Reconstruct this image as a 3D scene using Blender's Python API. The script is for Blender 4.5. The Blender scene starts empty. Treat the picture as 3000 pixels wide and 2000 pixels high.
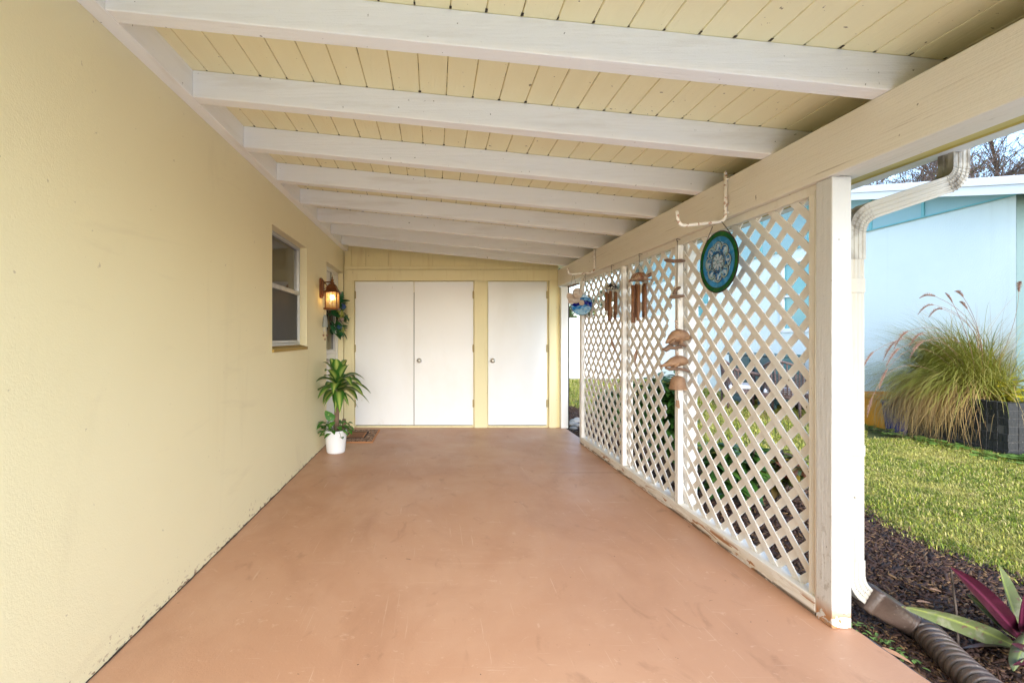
import bpy, bmesh, math, random
import numpy as np
from mathutils import Vector, Matrix, noise as mnoise
rnd = random.Random(7)
nr = np.random.default_rng(11)
sc = bpy.context.scene
COL = sc.collection
PI = math.pi
# ---------------------------------------------------------------- camera numbers (photo pixels 3000 x 2000)
F, CX, CY, H = 1333.0, 1274.0, 986.0, 1.274
def atY(px, py, Y): return Vector(((px-CX)/F*Y, Y, H-(py-CY)/F*Y))
GZ = -0.07            # garden level
WX = -1.285           # face of the house wall
BY = 6.40             # face of the storage wall
# ---------------------------------------------------------------- materials
def _n(nt, t, x=0, y=0, **kw):
    n = nt.nodes.new(t); n.location = (x, y)
    for k, v in kw.items(): setattr(n, k, v)
    return n
def mat(name, col, rough=.6, layers=(), bumps=(), metal=0., spec=.5, rvar=0., island=None, transl=0., edge=None, coat=0.):
    """layers: (scale xyz, detail, lo, hi, colour, amount, zmax or None, distortion)
       bumps: (scale xyz, strength, detail)   island: colours picked per loose piece   edge: colour towards the midrib"""
    m = bpy.data.materials.new(name); m.use_nodes = True
    nt = m.node_tree; L = nt.links; nt.nodes.clear()
    out = _n(nt, 'ShaderNodeOutputMaterial'); b = _n(nt, 'ShaderNodeBsdfPrincipled')
    b.inputs['Roughness'].default_value = rough; b.inputs['Metallic'].default_value = metal
    b.inputs['Specular IOR Level'].default_value = spec
    if coat: b.inputs['Coat Weight'].default_value = coat
    tc = _n(nt, 'ShaderNodeTexCoord')
    def tex(scale, detail, dist=0., rough_=.6):
        mp = _n(nt, 'ShaderNodeMapping'); mp.inputs['Scale'].default_value = scale
        L.new(tc.outputs['Object'], mp.inputs['Vector'])
        t = _n(nt, 'ShaderNodeTexNoise'); t.inputs['Scale'].default_value = 1.; t.inputs['Detail'].default_value = detail
        t.inputs['Roughness'].default_value = rough_; t.inputs['Distortion'].default_value = dist
        L.new(mp.outputs[0], t.inputs['Vector']); return t.outputs['Fac']
    rgb = _n(nt, 'ShaderNodeRGB'); rgb.outputs[0].default_value = (*col, 1); cur = rgb.outputs[0]
    if island:
        g = _n(nt, 'ShaderNodeNewGeometry'); cr = _n(nt, 'ShaderNodeValToRGB')
        cr.color_ramp.interpolation = 'LINEAR'
        els = cr.color_ramp.elements
        while len(els) < len(island): els.new(0.5)
        for i, c in enumerate(island):
            els[i].position = i/(len(island)-1); els[i].color = (*c, 1)
        L.new(g.outputs['Random Per Island'], cr.inputs[0]); cur = cr.outputs[0]
    if edge:
        at = _n(nt, 'ShaderNodeAttribute'); at.attribute_name = 'e'
        mr = _n(nt, 'ShaderNodeMapRange'); mr.inputs[1].default_value = edge[1]; mr.inputs[2].default_value = edge[2]
        mr.inputs[3].default_value = 1; mr.inputs[4].default_value = 0
        L.new(at.outputs['Fac'], mr.inputs[0])
        mx = _n(nt, 'ShaderNodeMix', data_type='RGBA'); L.new(mr.outputs[0], mx.inputs['Factor'])
        L.new(cur, mx.inputs['A']); mx.inputs['B'].default_value = (*edge[0], 1); cur = mx.outputs['Result']
    for (scale, detail, lo, hi, c, amt, zmax, dist) in layers:
        f = tex(scale, detail, dist)
        mr = _n(nt, 'ShaderNodeMapRange'); mr.inputs[1].default_value = lo; mr.inputs[2].default_value = hi
        mr.inputs[4].default_value = amt
        L.new(f, mr.inputs[0]); fac = mr.outputs[0]
        if zmax is not None:
            sx = _n(nt, 'ShaderNodeSeparateXYZ'); L.new(tc.outputs['Object'], sx.inputs[0])
            m2 = _n(nt, 'ShaderNodeMapRange'); m2.inputs[1].default_value = zmax[0]; m2.inputs[2].default_value = zmax[1]
            m2.inputs[3].default_value = 1; m2.inputs[4].default_value = 0
            L.new(sx.outputs[zmax[2] if len(zmax) > 2 else 'Z'], m2.inputs[0])
            mm = _n(nt, 'ShaderNodeMath', operation='MULTIPLY'); L.new(fac, mm.inputs[0]); L.new(m2.outputs[0], mm.inputs[1]); fac = mm.outputs[0]
        mx = _n(nt, 'ShaderNodeMix', data_type='RGBA'); L.new(fac, mx.inputs['Factor'])
        L.new(cur, mx.inputs['A']); mx.inputs['B'].default_value = (*c, 1); cur = mx.outputs['Result']
    L.new(cur, b.inputs['Base Color'])
    if rvar:
        f = tex((2.3, 2.3, 2.3), 5); mr = _n(nt, 'ShaderNodeMapRange'); mr.inputs[1].default_value = .3; mr.inputs[2].default_value = .7
        mr.inputs[3].default_value = rough-rvar; mr.inputs[4].default_value = rough+rvar
        L.new(f, mr.inputs[0]); L.new(mr.outputs[0], b.inputs['Roughness'])
    prev = None
    for (scale, st, detail) in bumps:
        f = tex(scale, detail); bp = _n(nt, 'ShaderNodeBump'); bp.inputs['Strength'].default_value = st
        bp.inputs['Distance'].default_value = .01
        L.new(f, bp.inputs['Height'])
        if prev: L.new(prev, bp.inputs['Normal'])
        prev = bp.outputs[0]
    if prev: L.new(prev, b.inputs['Normal'])
    if transl:
        t = _n(nt, 'ShaderNodeBsdfTranslucent'); L.new(cur, t.inputs[0])
        ms = _n(nt, 'ShaderNodeMixShader'); ms.inputs[0].default_value = transl
        L.new(b.outputs[0], ms.inputs[1]); L.new(t.outputs[0], ms.inputs[2]); L.new(ms.outputs[0], out.inputs[0])
    else:
        L.new(b.outputs[0], out.inputs[0])
    return m
def glassy(name, col, clear=.35, layers=(), rough=.05):
    """thin stained glass: coloured transparency, some scattering, some gloss"""
    m = bpy.data.materials.new(name); m.use_nodes = True; nt = m.node_tree; L = nt.links; nt.nodes.clear()
    out = _n(nt, 'ShaderNodeOutputMaterial')
    tc = _n(nt, 'ShaderNodeTexCoord'); rgb = _n(nt, 'ShaderNodeRGB'); rgb.outputs[0].default_value = (*col, 1); cur = rgb.outputs[0]
    for (scale, lo, hi, c) in layers:
        mp = _n(nt, 'ShaderNodeMapping'); mp.inputs['Scale'].default_value = scale; L.new(tc.outputs['Object'], mp.inputs[0])
        t = _n(nt, 'ShaderNodeTexNoise'); t.inputs['Scale'].default_value = 1; t.inputs['Detail'].default_value = 4; t.inputs['Distortion'].default_value = .8
        L.new(mp.outputs[0], t.inputs[0])
        mr = _n(nt, 'ShaderNodeMapRange'); mr.inputs[1].default_value = lo; mr.inputs[2].default_value = hi; L.new(t.outputs['Fac'], mr.inputs[0])
        mx = _n(nt, 'ShaderNodeMix', data_type='RGBA'); L.new(mr.outputs[0], mx.inputs['Factor']); L.new(cur, mx.inputs['A']); mx.inputs['B'].default_value = (*c, 1); cur = mx.outputs['Result']
    tr = _n(nt, 'ShaderNodeBsdfTransparent'); tl = _n(nt, 'ShaderNodeBsdfTranslucent'); df = _n(nt, 'ShaderNodeBsdfPrincipled')
    df.inputs['Roughness'].default_value = rough
    for x in (tr.inputs[0], tl.inputs[0], df.inputs['Base Color']): L.new(cur, x)
    m1 = _n(nt, 'ShaderNodeMixShader'); m1.inputs[0].default_value = clear; L.new(tl.outputs[0], m1.inputs[1]); L.new(tr.outputs[0], m1.inputs[2])
    m2 = _n(nt, 'ShaderNodeMixShader'); m2.inputs[0].default_value = .35; L.new(m1.outputs[0], m2.inputs[1]); L.new(df.outputs[0], m2.inputs[2])
    L.new(m2.outputs[0], out.inputs[0]); return m
def emit(name, col, s):
    m = bpy.data.materials.new(name); m.use_nodes = True; nt = m.node_tree; nt.nodes.clear()
    o = _n(nt, 'ShaderNodeOutputMaterial'); e = _n(nt, 'ShaderNodeEmission'); e.inputs[0].default_value = (*col, 1); e.inputs[1].default_value = s
    nt.links.new(e.outputs[0], o.inputs[0]); return m
SPECK = lambda a=.75, c=(.10, .08, .06), s=55: ((s, s, s), 2, a-.0, a+.03, c, .8, None, 0)
def paint(name, col, axis, dirt=(.45, .38, .28), damt=.35, rough=.55, gr=.35):
    st = {'x': (3, 60, 60), 'y': (60, 3, 60), 'z': (60, 60, 3)}[axis]
    st2 = {'x': (1.5, 14, 14), 'y': (14, 1.5, 14), 'z': (14, 14, 1.5)}[axis]
    return mat(name, col, rough, layers=[(st2, 6, .55, .85, dirt, damt, None, .3), SPECK(.735, (.12, .10, .08), 38), SPECK(.76, (.2, .16, .1), 14)],
               bumps=[(st, gr, 6), ((140, 140, 140), .10, 2)], rvar=.1)
YEL = (.70, .60, .34); CREAM = (.70, .62, .44); WHT = (.86, .86, .86)
m_stucco = mat('yellow_stucco', (.82, .745, .50), .75,
    layers=[((.45, .6, .35), 4, .42, .72, (.78, .70, .45), .55, None, .5), ((1.1, 2.2, .5), 6, .60, .80, (.56, .48, .31), .35, None, .8), ((.9, .9, .9), 5, .45, .8, (.78, .71, .46), .40, None, .4), ((3, 1.2, 7), 6, .60, .82, (.54, .45, .29), .30, None, .6),
            ((30, 30, 30), 3, .72, .75, (.35, .28, .18), .5, None, 0),
            ((24, 24, 50), 5, .57, .60, (.26, .14, .08), .85, (.015, .045), .3), ((40, 40, 40), 5, .64, .67, (.30, .17, .10), .7, (.05, .14), .3),
            ((9, 9, 40), 4, .50, .56, (.09, .07, .06), .9, (.005, .012), 0)],
    bumps=[((7, 7, 7), .10, 3), ((120, 120, 120), .10, 4), ((210, 210, 210), .08, 2)])
m_deck = mat('yellow_plank_paint', (.83, .765, .50), .6,
    layers=[((9, 1.2, 9), 5, .5, .85, (.78, .69, .40), .5, None, .3), SPECK(.72, (.14, .09, .05), 30), SPECK(.745, (.3, .2, .08), 70)],
    bumps=[((70, 4, 70), .22, 5), ((150, 150, 150), .08, 2)])
m_groove = mat('plank_groove', (.52, .42, .19), .8, layers=[((25, 9, 25), 4, .50, .58, (.06, .045, .03), .85, None, .2)])
m_raf = paint('white_rafter_paint', WHT, 'x'); m_whY = paint('white_paint_along', WHT, 'y'); m_whZ = paint('white_post_paint', (.81, .805, .79), 'z', damt=.2)
m_beam = mat('cream_beam_paint', (.73, .685, .595), .5,
    layers=[((10, .7, 26), 7, .5, .75, (.68, .62, .51), .45, None, .5), ((40, 1.6, 120), 5, .63, .67, (.30, .23, .15), .55, None, .8), SPECK(.74, (.12, .09, .06), 26)],
    bumps=[((50, 1.6, 110), .42, 6), ((90, 90, 90), .15, 2)], rvar=.08)
m_lat = mat('lattice_paint', (.75, .735, .705), .6, layers=[((6, 6, 6), 5, .5, .8, (.60, .52, .40), .45, None, .4), SPECK(.73, (.2, .15, .1), 33)], bumps=[((80, 30, 30), .25, 4)])
m_creamZ = paint('cream_trim_paint', (.74, .70, .62), 'z', gr=.3)
m_trim = paint('yellow_trim_paint', (.76, .69, .43), 'z', dirt=(.5, .36, .14), damt=.4, gr=.25)
m_siding = paint('yellow_siding_paint', (.75, .67, .39), 'z', dirt=(.5, .35, .12), damt=.4, gr=.25)
m_door = mat('white_door_paint', (.78, .80, .83), .42, layers=[((1.6, 1.6, .7), 5, .5, .85, (.66, .65, .62), .5, None, .3), ((26, 26, 12), 4, .70, .73, (.45, .40, .34), .5, None, .3), ((9, 9, 9), 5, .6, .8, (.5, .42, .3), .3, (.06, .16), .3)], bumps=[((60, 60, 9), .10, 4)], rvar=.08)
m_sillpaint = mat('peeling_white_paint', (.76, .735, .68), .6,
    layers=[((5, 4, 30), 6, .50, .53, (.58, .50, .38), .7, (.02, .085), .6), ((7, 3.4, 22), 6, .545, .56, (.36, .17, .07), 1, (.055, .075), 1.0), ((9, 5, 30), 5, .50, .53, (.14, .10, .07), .9, (.015, .03), .4)],
    bumps=[((30, 12, 40), .5, 6)])
m_postbase = mat('post_paint_chipped', (.585, .58, .57), .55,
    layers=[((2, 2, 1), 5, .5, .85, (.64, .58, .48), .25, None, .3), ((13, 13, 16), 5, .47, .49, (.40, .19, .08), 1, (.045, .11), .5), SPECK(.72, (.15, .12, .1), 40), ((25, 25, 25), 4, .58, .66, (.3, .26, .22), .6, (.25, .7), .2)],
    bumps=[((60, 60, 4), .3, 5), ((45, 45, 45), .22, 4)])
m_floor = mat('terracotta_floor_paint', (.46, .255, .158), .48,
    layers=[((.75, .55, 1), 6, .45, .78, (.60, .385, .265), .8, None, .6), ((2.4, 2.0, 1), 6, .64, .76, (.20, .095, .055), .6, None, .7), ((70, 2.2, 1), 4, .66, .71, (.62, .45, .34), .5, None, .6), ((2.6, 80, 1), 4, .67, .72, (.62, .45, .34), .5, None, .8), ((1.5, 1.0, 1), 7, .50, .74, (.33, .165, .095), .55, None, .9),
            ((6, 3.2, 1), 7, .60, .80, (.20, .09, .05), .55, None, 1.2), ((15, 24, 1), 8, .63, .68, (.60, .41, .30), .40, None, 1.5),
            ((60, 60, 1), 2, .755, .77, (.65, .52, .42), .8, None, 0), ((38, 38, 1), 2, .75, .765, (.08, .04, .025), .85, None, 0), ((16, 30, 1), 3, .745, .755, (.12, .06, .035), .8, None, .5)],
    bumps=[((90, 90, 90), .10, 3)], rvar=.09, spec=.4)
m_slabside = mat('bare_slab_edge', (.085, .08, .085), .8, layers=[((12, 12, 12), 5, .5, .7, (.2, .18, .17), .6, None, .4)], bumps=[((60, 60, 60), .4, 4)])
m_drive = mat('concrete_driveway', (.70, .70, .70), .85, layers=[((1, 1, 1), 6, .45, .8, (.62, .62, .62), .6, None, .3)], bumps=[((90, 90, 90), .2, 3)])
m_lawn = mat('lawn_soil', (.075, .095, .02), .95, layers=[((7, 7, 7), 5, .45, .7, (.12, .10, .035), .8, None, .4)], bumps=[((60, 60, 60), .8, 5)])
m_grass = mat('lawn_blades', (.2, .3, .05), .55, spec=.3, island=[(.055, .10, .010), (.20, .28, .022), (.36, .39, .04), (.50, .46, .08), (.66, .54, .24), (.09, .16, .012), (.28, .34, .03), (.46,.36,.14), (.13,.21,.016)], transl=.3, layers=[((1.3, 1.3, 1.3), 4, .48, .66, (.52, .45, .13), .6, None, .4), ((4.5, 4.5, 4.5), 4, .52, .70, (.085, .15, .013), .6, None, .4), ((8, 8, 8), 4, .60, .70, (.56, .43, .20), .75, None, .5)])
m_mulchbed = mat('mulch_soil', (.022, .014, .011), .95, bumps=[((70, 70, 70), 1, 5)])
m_chips = mat('mulch_chips', (.04, .025, .02), .75, spec=.4, island=[(.014, .007, .005), (.034, .015, .010), (.05, .022, .015), (.085, .040, .025), (.03, .014, .010), (.22, .125, .055), (.045, .021, .014), (.065,.030,.019)])
m_alu = mat('aluminium_frame', (.52, .53, .54), .35, metal=.55, layers=[((30, 30, 6), 4, .5, .75, (.32, .32, .31), .5, None, .2)])
m_pane = mat('dark_window_pane', (.035, .036, .034), .06, spec=.7, layers=[((2.2, 2.2, 1.2), 3, .4, .7, (.075, .07, .055), .8, None, .2)])
m_screen = mat('insect_screen', (.035, .035, .04), .5, spec=.25, layers=[((7, 7, 3), 4, .45, .8, (.055, .052, .052), .6, None, .3)])
m_sill = mat('ochre_sill', (.36, .24, .055), .7, bumps=[((50, 50, 50), .3, 3)])
m_vinyl = mat('white_vinyl', (.80, .80, .80), .4, layers=[((2, 2, 8), 4, .5, .8, (.70, .70, .70), .4, None, .2)])
m_black = mat('black_glass', (.008, .008, .01), .08)
m_dkmetal = mat('dark_metal', (.03, .022, .018), .5, metal=.6)
m_bronze = mat('bronze_lamp_metal', (.16, .055, .022), .42, metal=.75, layers=[((25, 25, 25), 4, .5, .75, (.30, .15, .05), .6, None, .3)])
m_brass = mat('satin_nickel', (.55, .53, .49), .28, metal=1.)
m_hinge = mat('painted_hinge', (.42, .34, .16), .5, layers=[((60, 60, 60), 3, .6, .7, (.25, .15, .06), .7, None, 0)])
m_rusthook = mat('white_hook_with_rust', (.80, .77, .72), .5, layers=[((30, 30, 30), 5, .52, .58, (.34, .13, .05), .8, None, .4)], bumps=[((60, 60, 60), .4, 4)])
m_down = mat('cream_downspout_paint', (.41, .385, .335), .42, layers=[((22, 22, 1.6), 6, .54, .76, (.50, .42, .30), .6, None, .4), SPECK(.72, (.1, .08, .06), 26), ((7, 7, 14), 5, .55, .72, (.16, .11, .06), .75, None, .5) if False else ((40, 40, 3), 4, .6, .66, (.40, .33, .22), .5, None, .2)], rvar=.08)
m_down2 = mat('stained_downspout_paint', (.41, .385, .335), .42, layers=[((22, 22, 1.6), 6, .54, .76, (.42, .36, .26), .6, None, .4), ((16, 16, 9), 5, .40, .62, (.075, .05, .025), .85, (2.33, 2.27, 'X'), .5), ((10, 10, 10), 5, .45, .62, (.10, .075, .045), .7, (1.89, 1.93, 'X'), .5)], rvar=.08)
m_hose = mat('brown_drain_plastic', (.066, .042, .032), .42, layers=[((9, 9, 9), 5, .45, .75, (.13, .09, .07), .7, None, .4), ((60, 60, 60), 3, .66, .72, (.3, .25, .2), .5, None, 0)], bumps=[((80, 80, 80), .15, 3)], rvar=.12)
m_bark = mat('bark', (.075, .055, .045), .9, bumps=[((30, 30, 8), .6, 5)])
m_twig = mat('twig_bark', (.085, .06, .05), .9)
m_treeleaf = mat('tree_leaf', (.06, .10, .02), .6, island=[(.05, .08, .015), (.09, .12, .025), (.16, .11, .03), (.06, .11, .03)], transl=.3)
m_shrub = mat('shrub_leaf', (.05, .13, .025), .38, island=[(.02, .065, .014), (.035, .10, .018), (.055, .14, .022), (.10, .20, .04), (.03, .085, .03)], transl=.22)
m_shrub2 = mat('croton_leaf', (.12, .05, .02), .38, island=[(.10, .02, .015), (.05, .09, .02), (.15, .035, .02), (.06, .10, .025), (.22, .14, .02), (.03, .07, .02)], transl=.2)
m_stem = mat('green_stem', (.06, .08, .025), .7)
m_drac = mat('striped_leaf', (.030, .105, .018), .32, edge=((.46, .56, .14), .10, .6), transl=.15, island=[(.035, .12, .02), (.05, .17, .028), (.07, .21, .03)])
m_pothos = mat('pothos_leaf', (.04, .17, .02), .3, transl=.2, island=[(.03, .13, .015), (.05, .2, .02), (.09, .26, .03)], layers=[((45, 45, 20), 3, .60, .66, (.45, .52, .18), .8, None, .4)])
m_cane = mat('cane_bark', (.20, .125, .085), .85, layers=[((40, 40, 90), 4, .5, .7, (.09, .05, .035), .7, None, .3)], bumps=[((30, 30, 120), .7, 4)])
m_pot = mat('white_ceramic', (.78, .79, .82), .22)
m_soil = mat('potting_soil', (.03, .02, .015), .95)
# ---------------------------------------------------------------- mesh collecting
class MB:
    def __init__(s): s.v = []; s.f = []; s.e = []; s.mi = []
    def add(s, vs, fs, e=None, mi=0):
        o = len(s.v); s.v += [tuple(p) for p in vs]; s.f += [tuple(i+o for i in f) for f in fs]
        s.e += (e if e is not None else [0.]*len(vs)); s.mi += [mi]*len(fs)
    def box(s, x0, x1, y0, y1, z0, z1, mi=0):
        s.add([(x0,y0,z0),(x1,y0,z0),(x1,y1,z0),(x0,y1,z0),(x0,y0,z1),(x1,y0,z1),(x1,y1,z1),(x0,y1,z1)],
              [(0,3,2,1),(4,5,6,7),(0,1,5,4),(1,2,6,5),(2,3,7,6),(3,0,4,7)], mi=mi)
    def hexa(s, p): s.add(p, [(0,3,2,1),(4,5,6,7),(0,1,5,4),(1,2,6,5),(2,3,7,6),(3,0,4,7)])
    def tube(s, pts, rad, n=8, caps=True, squash=None):
        pts = [Vector(p) for p in pts]
        if not hasattr(rad, '__len__'): rad = [rad]*len(pts)
        t0 = (pts[1]-pts[0]).normalized(); up = Vector((0,0,1)) if abs(t0.z) < .9 else Vector((1,0,0))
        a = t0.cross(up).normalized(); vs = []
        for i, p in enumerate(pts):
            t = (pts[min(i+1, len(pts)-1)]-pts[max(i-1, 0)])
            t = t.normalized() if t.length > 1e-9 else t0
            a = (a - t*a.dot(t)); a = a.normalized() if a.length > 1e-6 else t.orthogonal().normalized()
            b = t.cross(a)
            for k in range(n):
                c, q = math.cos(2*PI*k/n), math.sin(2*PI*k/n)
                if squash: q *= squash
                vs.append(p + (a*c + b*q)*rad[i])
        fs = []
        for i in range(len(pts)-1):
            for k in range(n): fs.append((i*n+k, i*n+(k+1)%n, (i+1)*n+(k+1)%n, (i+1)*n+k))
        if caps: fs.append(tuple(range(n-1, -1, -1))); fs.append(tuple((len(pts)-1)*n+k for k in range(n)))
        s.add(vs, fs)
    def lathe(s, c, prof, n=24, axis=Vector((0,0,1)), twist=None, caps=True):
        c = Vector(c); q = Vector((0,0,1)).rotation_difference(Vector(axis)); vs = []
        for i, (r, z) in enumerate(prof):
            for k in range(n):
                rr = r*(twist(i, k) if twist else 1)
                vs.append(c + q @ Vector((rr*math.cos(2*PI*k/n), rr*math.sin(2*PI*k/n), z)))
        fs = [(i*n+k, i*n+(k+1)%n, (i+1)*n+(k+1)%n, (i+1)*n+k) for i in range(len(prof)-1) for k in range(n)]
        if caps: fs.append(tuple(range(n-1, -1, -1))); fs.append(tuple((len(prof)-1)*n+k for k in range(n)))
        s.add(vs, fs)
    def ball(s, c, r, n=10, sc_=(1,1,1)):
        c = Vector(c); vs = []; m = max(4, n//2)
        for i in range(1, m):
            a = PI*i/m
            for k in range(n): vs.append(c + Vector((r*sc_[0]*math.sin(a)*math.cos(2*PI*k/n), r*sc_[1]*math.sin(a)*math.sin(2*PI*k/n), -r*sc_[2]*math.cos(a))))
        fs = [(i*n+k, i*n+(k+1)%n, (i+1)*n+(k+1)%n, (i+1)*n+k) for i in range(m-2) for k in range(n)]
        b = len(vs); vs += [c-Vector((0,0,r*sc_[2])), c+Vector((0,0,r*sc_[2]))]
        for k in range(n): fs.append((b, (k+1)%n, k)); fs.append((b+1, (m-2)*n+k, (m-2)*n+(k+1)%n))
        s.add(vs, fs)
    def prism(s, poly, axis, a0, a1):
        """poly in the two other axes, extruded along axis"""
        mk = {'x': lambda p, a: (a, p[0], p[1]), 'y': lambda p, a: (p[0], a, p[1]), 'z': lambda p, a: (p[0], p[1], a)}[axis]
        n = len(poly); s.add([mk(p, a0) for p in poly]+[mk(p, a1) for p in poly],
            [tuple(range(n-1, -1, -1)), tuple(range(n, 2*n))]+[(i, (i+1)%n, n+(i+1)%n, n+i) for i in range(n)])
    def leaf(s, base, d, length, width, droop=.3, segs=6, fold=.15, shape='lance', side=None, curl=0.):
        base = Vector(base); d = Vector(d).normalized(); vs = []; e = []
        sv = Vector(side) if side is not None else d.cross(Vector((0,0,1)))
        sv = sv.normalized() if sv.length > 1e-4 else Vector((1,0,0))
        prev = base
        for i in range(segs+1):
            t = i/segs
            p = base + d*length*t - Vector((0,0,1))*droop*length*t*t
            tg = (d - Vector((0,0,1))*2*droop*t).normalized(); up = sv.cross(tg).normalized()
            if shape == 'lance': w = math.sin(PI*min(1, t**.8*.97+.03))**.85
            elif shape == 'strap': w = min(1, .35+t*3)*max(0.03, 1-t**3)**.8
            elif shape == 'heart': w = math.sin(PI*min(1, t**.62*.97+.03))**.7
            else: w = 1-t*.9
            w *= width/2
            vs += [p-sv*w+up*w*fold, p-up*w*fold*.6, p+sv*w+up*w*fold]; e += [1., 0., 1.]
        fs = []
        for i in range(segs):
            o = i*3; fs += [(o, o+1, o+4, o+3), (o+1, o+2, o+5, o+4)]
        s.add(vs, fs, e)
    def build(s, name, m, parent=None, smooth=False, bevel=0., seg=2, subsurf=0, attr=False):
        me = bpy.data.meshes.new(name); me.from_pydata(s.v, [], s.f)
        ms = m if isinstance(m, (list, tuple)) else [m]
        for x in ms: me.materials.append(x)
        if len(ms) > 1: me.polygons.foreach_set('material_index', s.mi)
        if attr:
            a = me.attributes.new('e', 'FLOAT', 'POINT'); a.data.foreach_set('value', s.e)
        if smooth: me.polygons.foreach_set('use_smooth', [True]*len(me.polygons))
        me.update()
        o = bpy.data.objects.new(name, me); COL.objects.link(o)
        if parent is not None: o.parent = parent; o.matrix_parent_inverse = Matrix.Translation(-parent.location) if parent.rotation_euler.z == 0 else parent.matrix_basis.inverted()
        if bevel:
            b = o.modifiers.new('bevel', 'BEVEL'); b.width = bevel; b.segments = seg; b.limit_method = 'ANGLE'; b.angle_limit = math.radians(40)
        if subsurf:
            u = o.modifiers.new('sub', 'SUBSURF'); u.levels = subsurf; u.render_levels = subsurf
        return o
def npmesh(name, V, quads=None, tris=None, m=None, smooth=False):
    me = bpy.data.meshes.new(name); me.vertices.add(len(V)); me.vertices.foreach_set('co', V.astype(np.float32).ravel())
    nq = 0 if quads is None else len(quads); nt_ = 0 if tris is None else len(tris)
    idx = np.concatenate([q.ravel() for q in (quads, tris) if q is not None]).astype(np.int32)
    tot = np.concatenate([np.full(nq, 4), np.full(nt_, 3)]).astype(np.int32); st = np.concatenate([[0], np.cumsum(tot)[:-1]]).astype(np.int32)
    me.loops.add(len(idx)); me.loops.foreach_set('vertex_index', idx); me.polygons.add(nq+nt_)
    me.polygons.foreach_set('loop_start', st); me.polygons.foreach_set('loop_total', tot)
    if m: me.materials.append(m)
    me.update(calc_edges=True); me.validate()
    o = bpy.data.objects.new(name, me); COL.objects.link(o); return o
def tag(o, label=None, cat=None, group=None, kind=None):
    if label: o['label'] = label
    if cat: o['category'] = cat
    if group: o['group'] = group
    if kind: o['kind'] = kind
    return o
def thing(name, label, cat, loc=(0,0,0), group=None):
    o = bpy.data.objects.new(name, None); COL.objects.link(o); o.location = loc; o.empty_display_size = .1
    return tag(o, label, cat, group)
def struct(name, mb, m, **k):
    return tag(mb.build(name, m, **k), kind='structure')
def copy_tree(o, parent=None, shift=(0,0,0)):
    c = o.copy(); COL.objects.link(c)
    if parent is not None: c.parent = parent
    else: c.location = Vector(o.location)+Vector(shift)
    for ch in list(o.children): copy_tree(ch, c)
    return c
def fillet(pts, r, n=6):
    pts = [Vector(p) for p in pts]; out = [pts[0]]
    for i in range(1, len(pts)-1):
        a, b, c = pts[i-1], pts[i], pts[i+1]; u = (a-b).normalized(); w = (c-b).normalized()
        k = min(r, (a-b).length*.49, (c-b).length*.49); p0 = b+u*k; p1 = b+w*k
        for j in range(n+1):
            t = j/n; out.append(p0*(1-t)**2 + b*2*t*(1-t) + p1*t*t)
    out.append(pts[-1]); return out
# ================================================================ SETTING
g = MB()
g.add([(-60,-60,GZ-.004),(60,-60,GZ-.004),(60,90,GZ-.004),(-60,90,GZ-.004)], [(0,1,2,3)])
struct('lawn', g, m_lawn)
g = MB(); g.box(-1.6, 5.5, -14, .868, GZ-.02, -.012); struct('bounce_driveway', g, m_drive, bevel=.01)  # unseen driveway, drawn in under the roof and paled to bounce light upward
# slab with a slightly ragged right edge
g = MB(); ny = 90; ys = [.88 + (BY+.5-.88)*i/ny for i in range(ny+1)]
edge = [1.825 + .012*mnoise.noise(Vector((y*3, 0, 1))) + .008*mnoise.noise(Vector((y*11, 0, 4))) for y in ys]
vs = []
for y, x in zip(ys, edge): vs += [(-1.42, y, 0), (x, y, 0), (x+.008, y, -.006)]
fs = []
for i in range(ny): o = i*3; fs += [(o, o+1, o+4, o+3), (o+1, o+2, o+5, o+4)]
g.add(vs, fs); struct('carport_floor', g, m_floor)
g = MB(); vs = []
for y, x in zip(ys, edge):
    w = .02*mnoise.noise(Vector((y*5, 3, 0)))
    vs += [(x+.006, y, -.007), (x+.034+w, y, -.022), (x+.046+w, y, GZ-.03)]
fs = []
for i in range(ny): o = i*3; fs += [(o, o+1, o+4, o+3), (o+1, o+2, o+5, o+4)]
g.add(vs, fs); struct('floor_edge', g, m_slabside, smooth=True)
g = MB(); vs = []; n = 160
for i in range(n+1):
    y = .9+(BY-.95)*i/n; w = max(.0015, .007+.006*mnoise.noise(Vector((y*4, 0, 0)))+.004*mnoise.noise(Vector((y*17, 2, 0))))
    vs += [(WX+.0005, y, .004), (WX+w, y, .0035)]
g.add(vs, [(2*i, 2*i+1, 2*i+3, 2*i+2) for i in range(n)]); struct('floor_joint_shade', g, mat('joint_shade_dirt', (.045, .03, .022), .9))  # dark strip painting the wall-floor gap's shadow, with its dirt line
g = MB(); vs = []
for i in range(21):
    x = 1.08+.65*i/20; y = 4.256+.006*mnoise.noise(Vector((x*6, 0, 0))); w = .003+.002*mnoise.noise(Vector((x*20, 0, 0)))
    vs += [(x, y-w, .004), (x, y+w, .004)]
g.add(vs, [(2*i, 2*i+1, 2*i+3, 2*i+2) for i in range(20)]); struct('floor_crack', g, mat('crack_line', (.16, .07, .04), .9))
# mulch bed
def bed_edge(y):      # right-hand boundary with the lawn
    return 3.22 + .10*math.sin(y*2.1) + .07*math.sin(y*5.3+1) - max(0, y-6.0)*.22
g = MB(); n = 70; vs = []; fs = []
for i in range(n+1):
    y = .3 + (8.9-.3)*i/n
    for j in range(9):
        x = 1.84 + (bed_edge(y)-1.84)*j/8
        vs.append((x, y, GZ+.012*math.sin(PI*j/8)+.01*mnoise.noise(Vector((x*4, y*4, 0)))+.002))
for i in range(n):
    for j in range(8): o = i*9+j; fs.append((o, o+1, o+10, o+9))
g.add(vs, fs); struct('mulch_bed', g, m_mulchbed, smooth=True)
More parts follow.
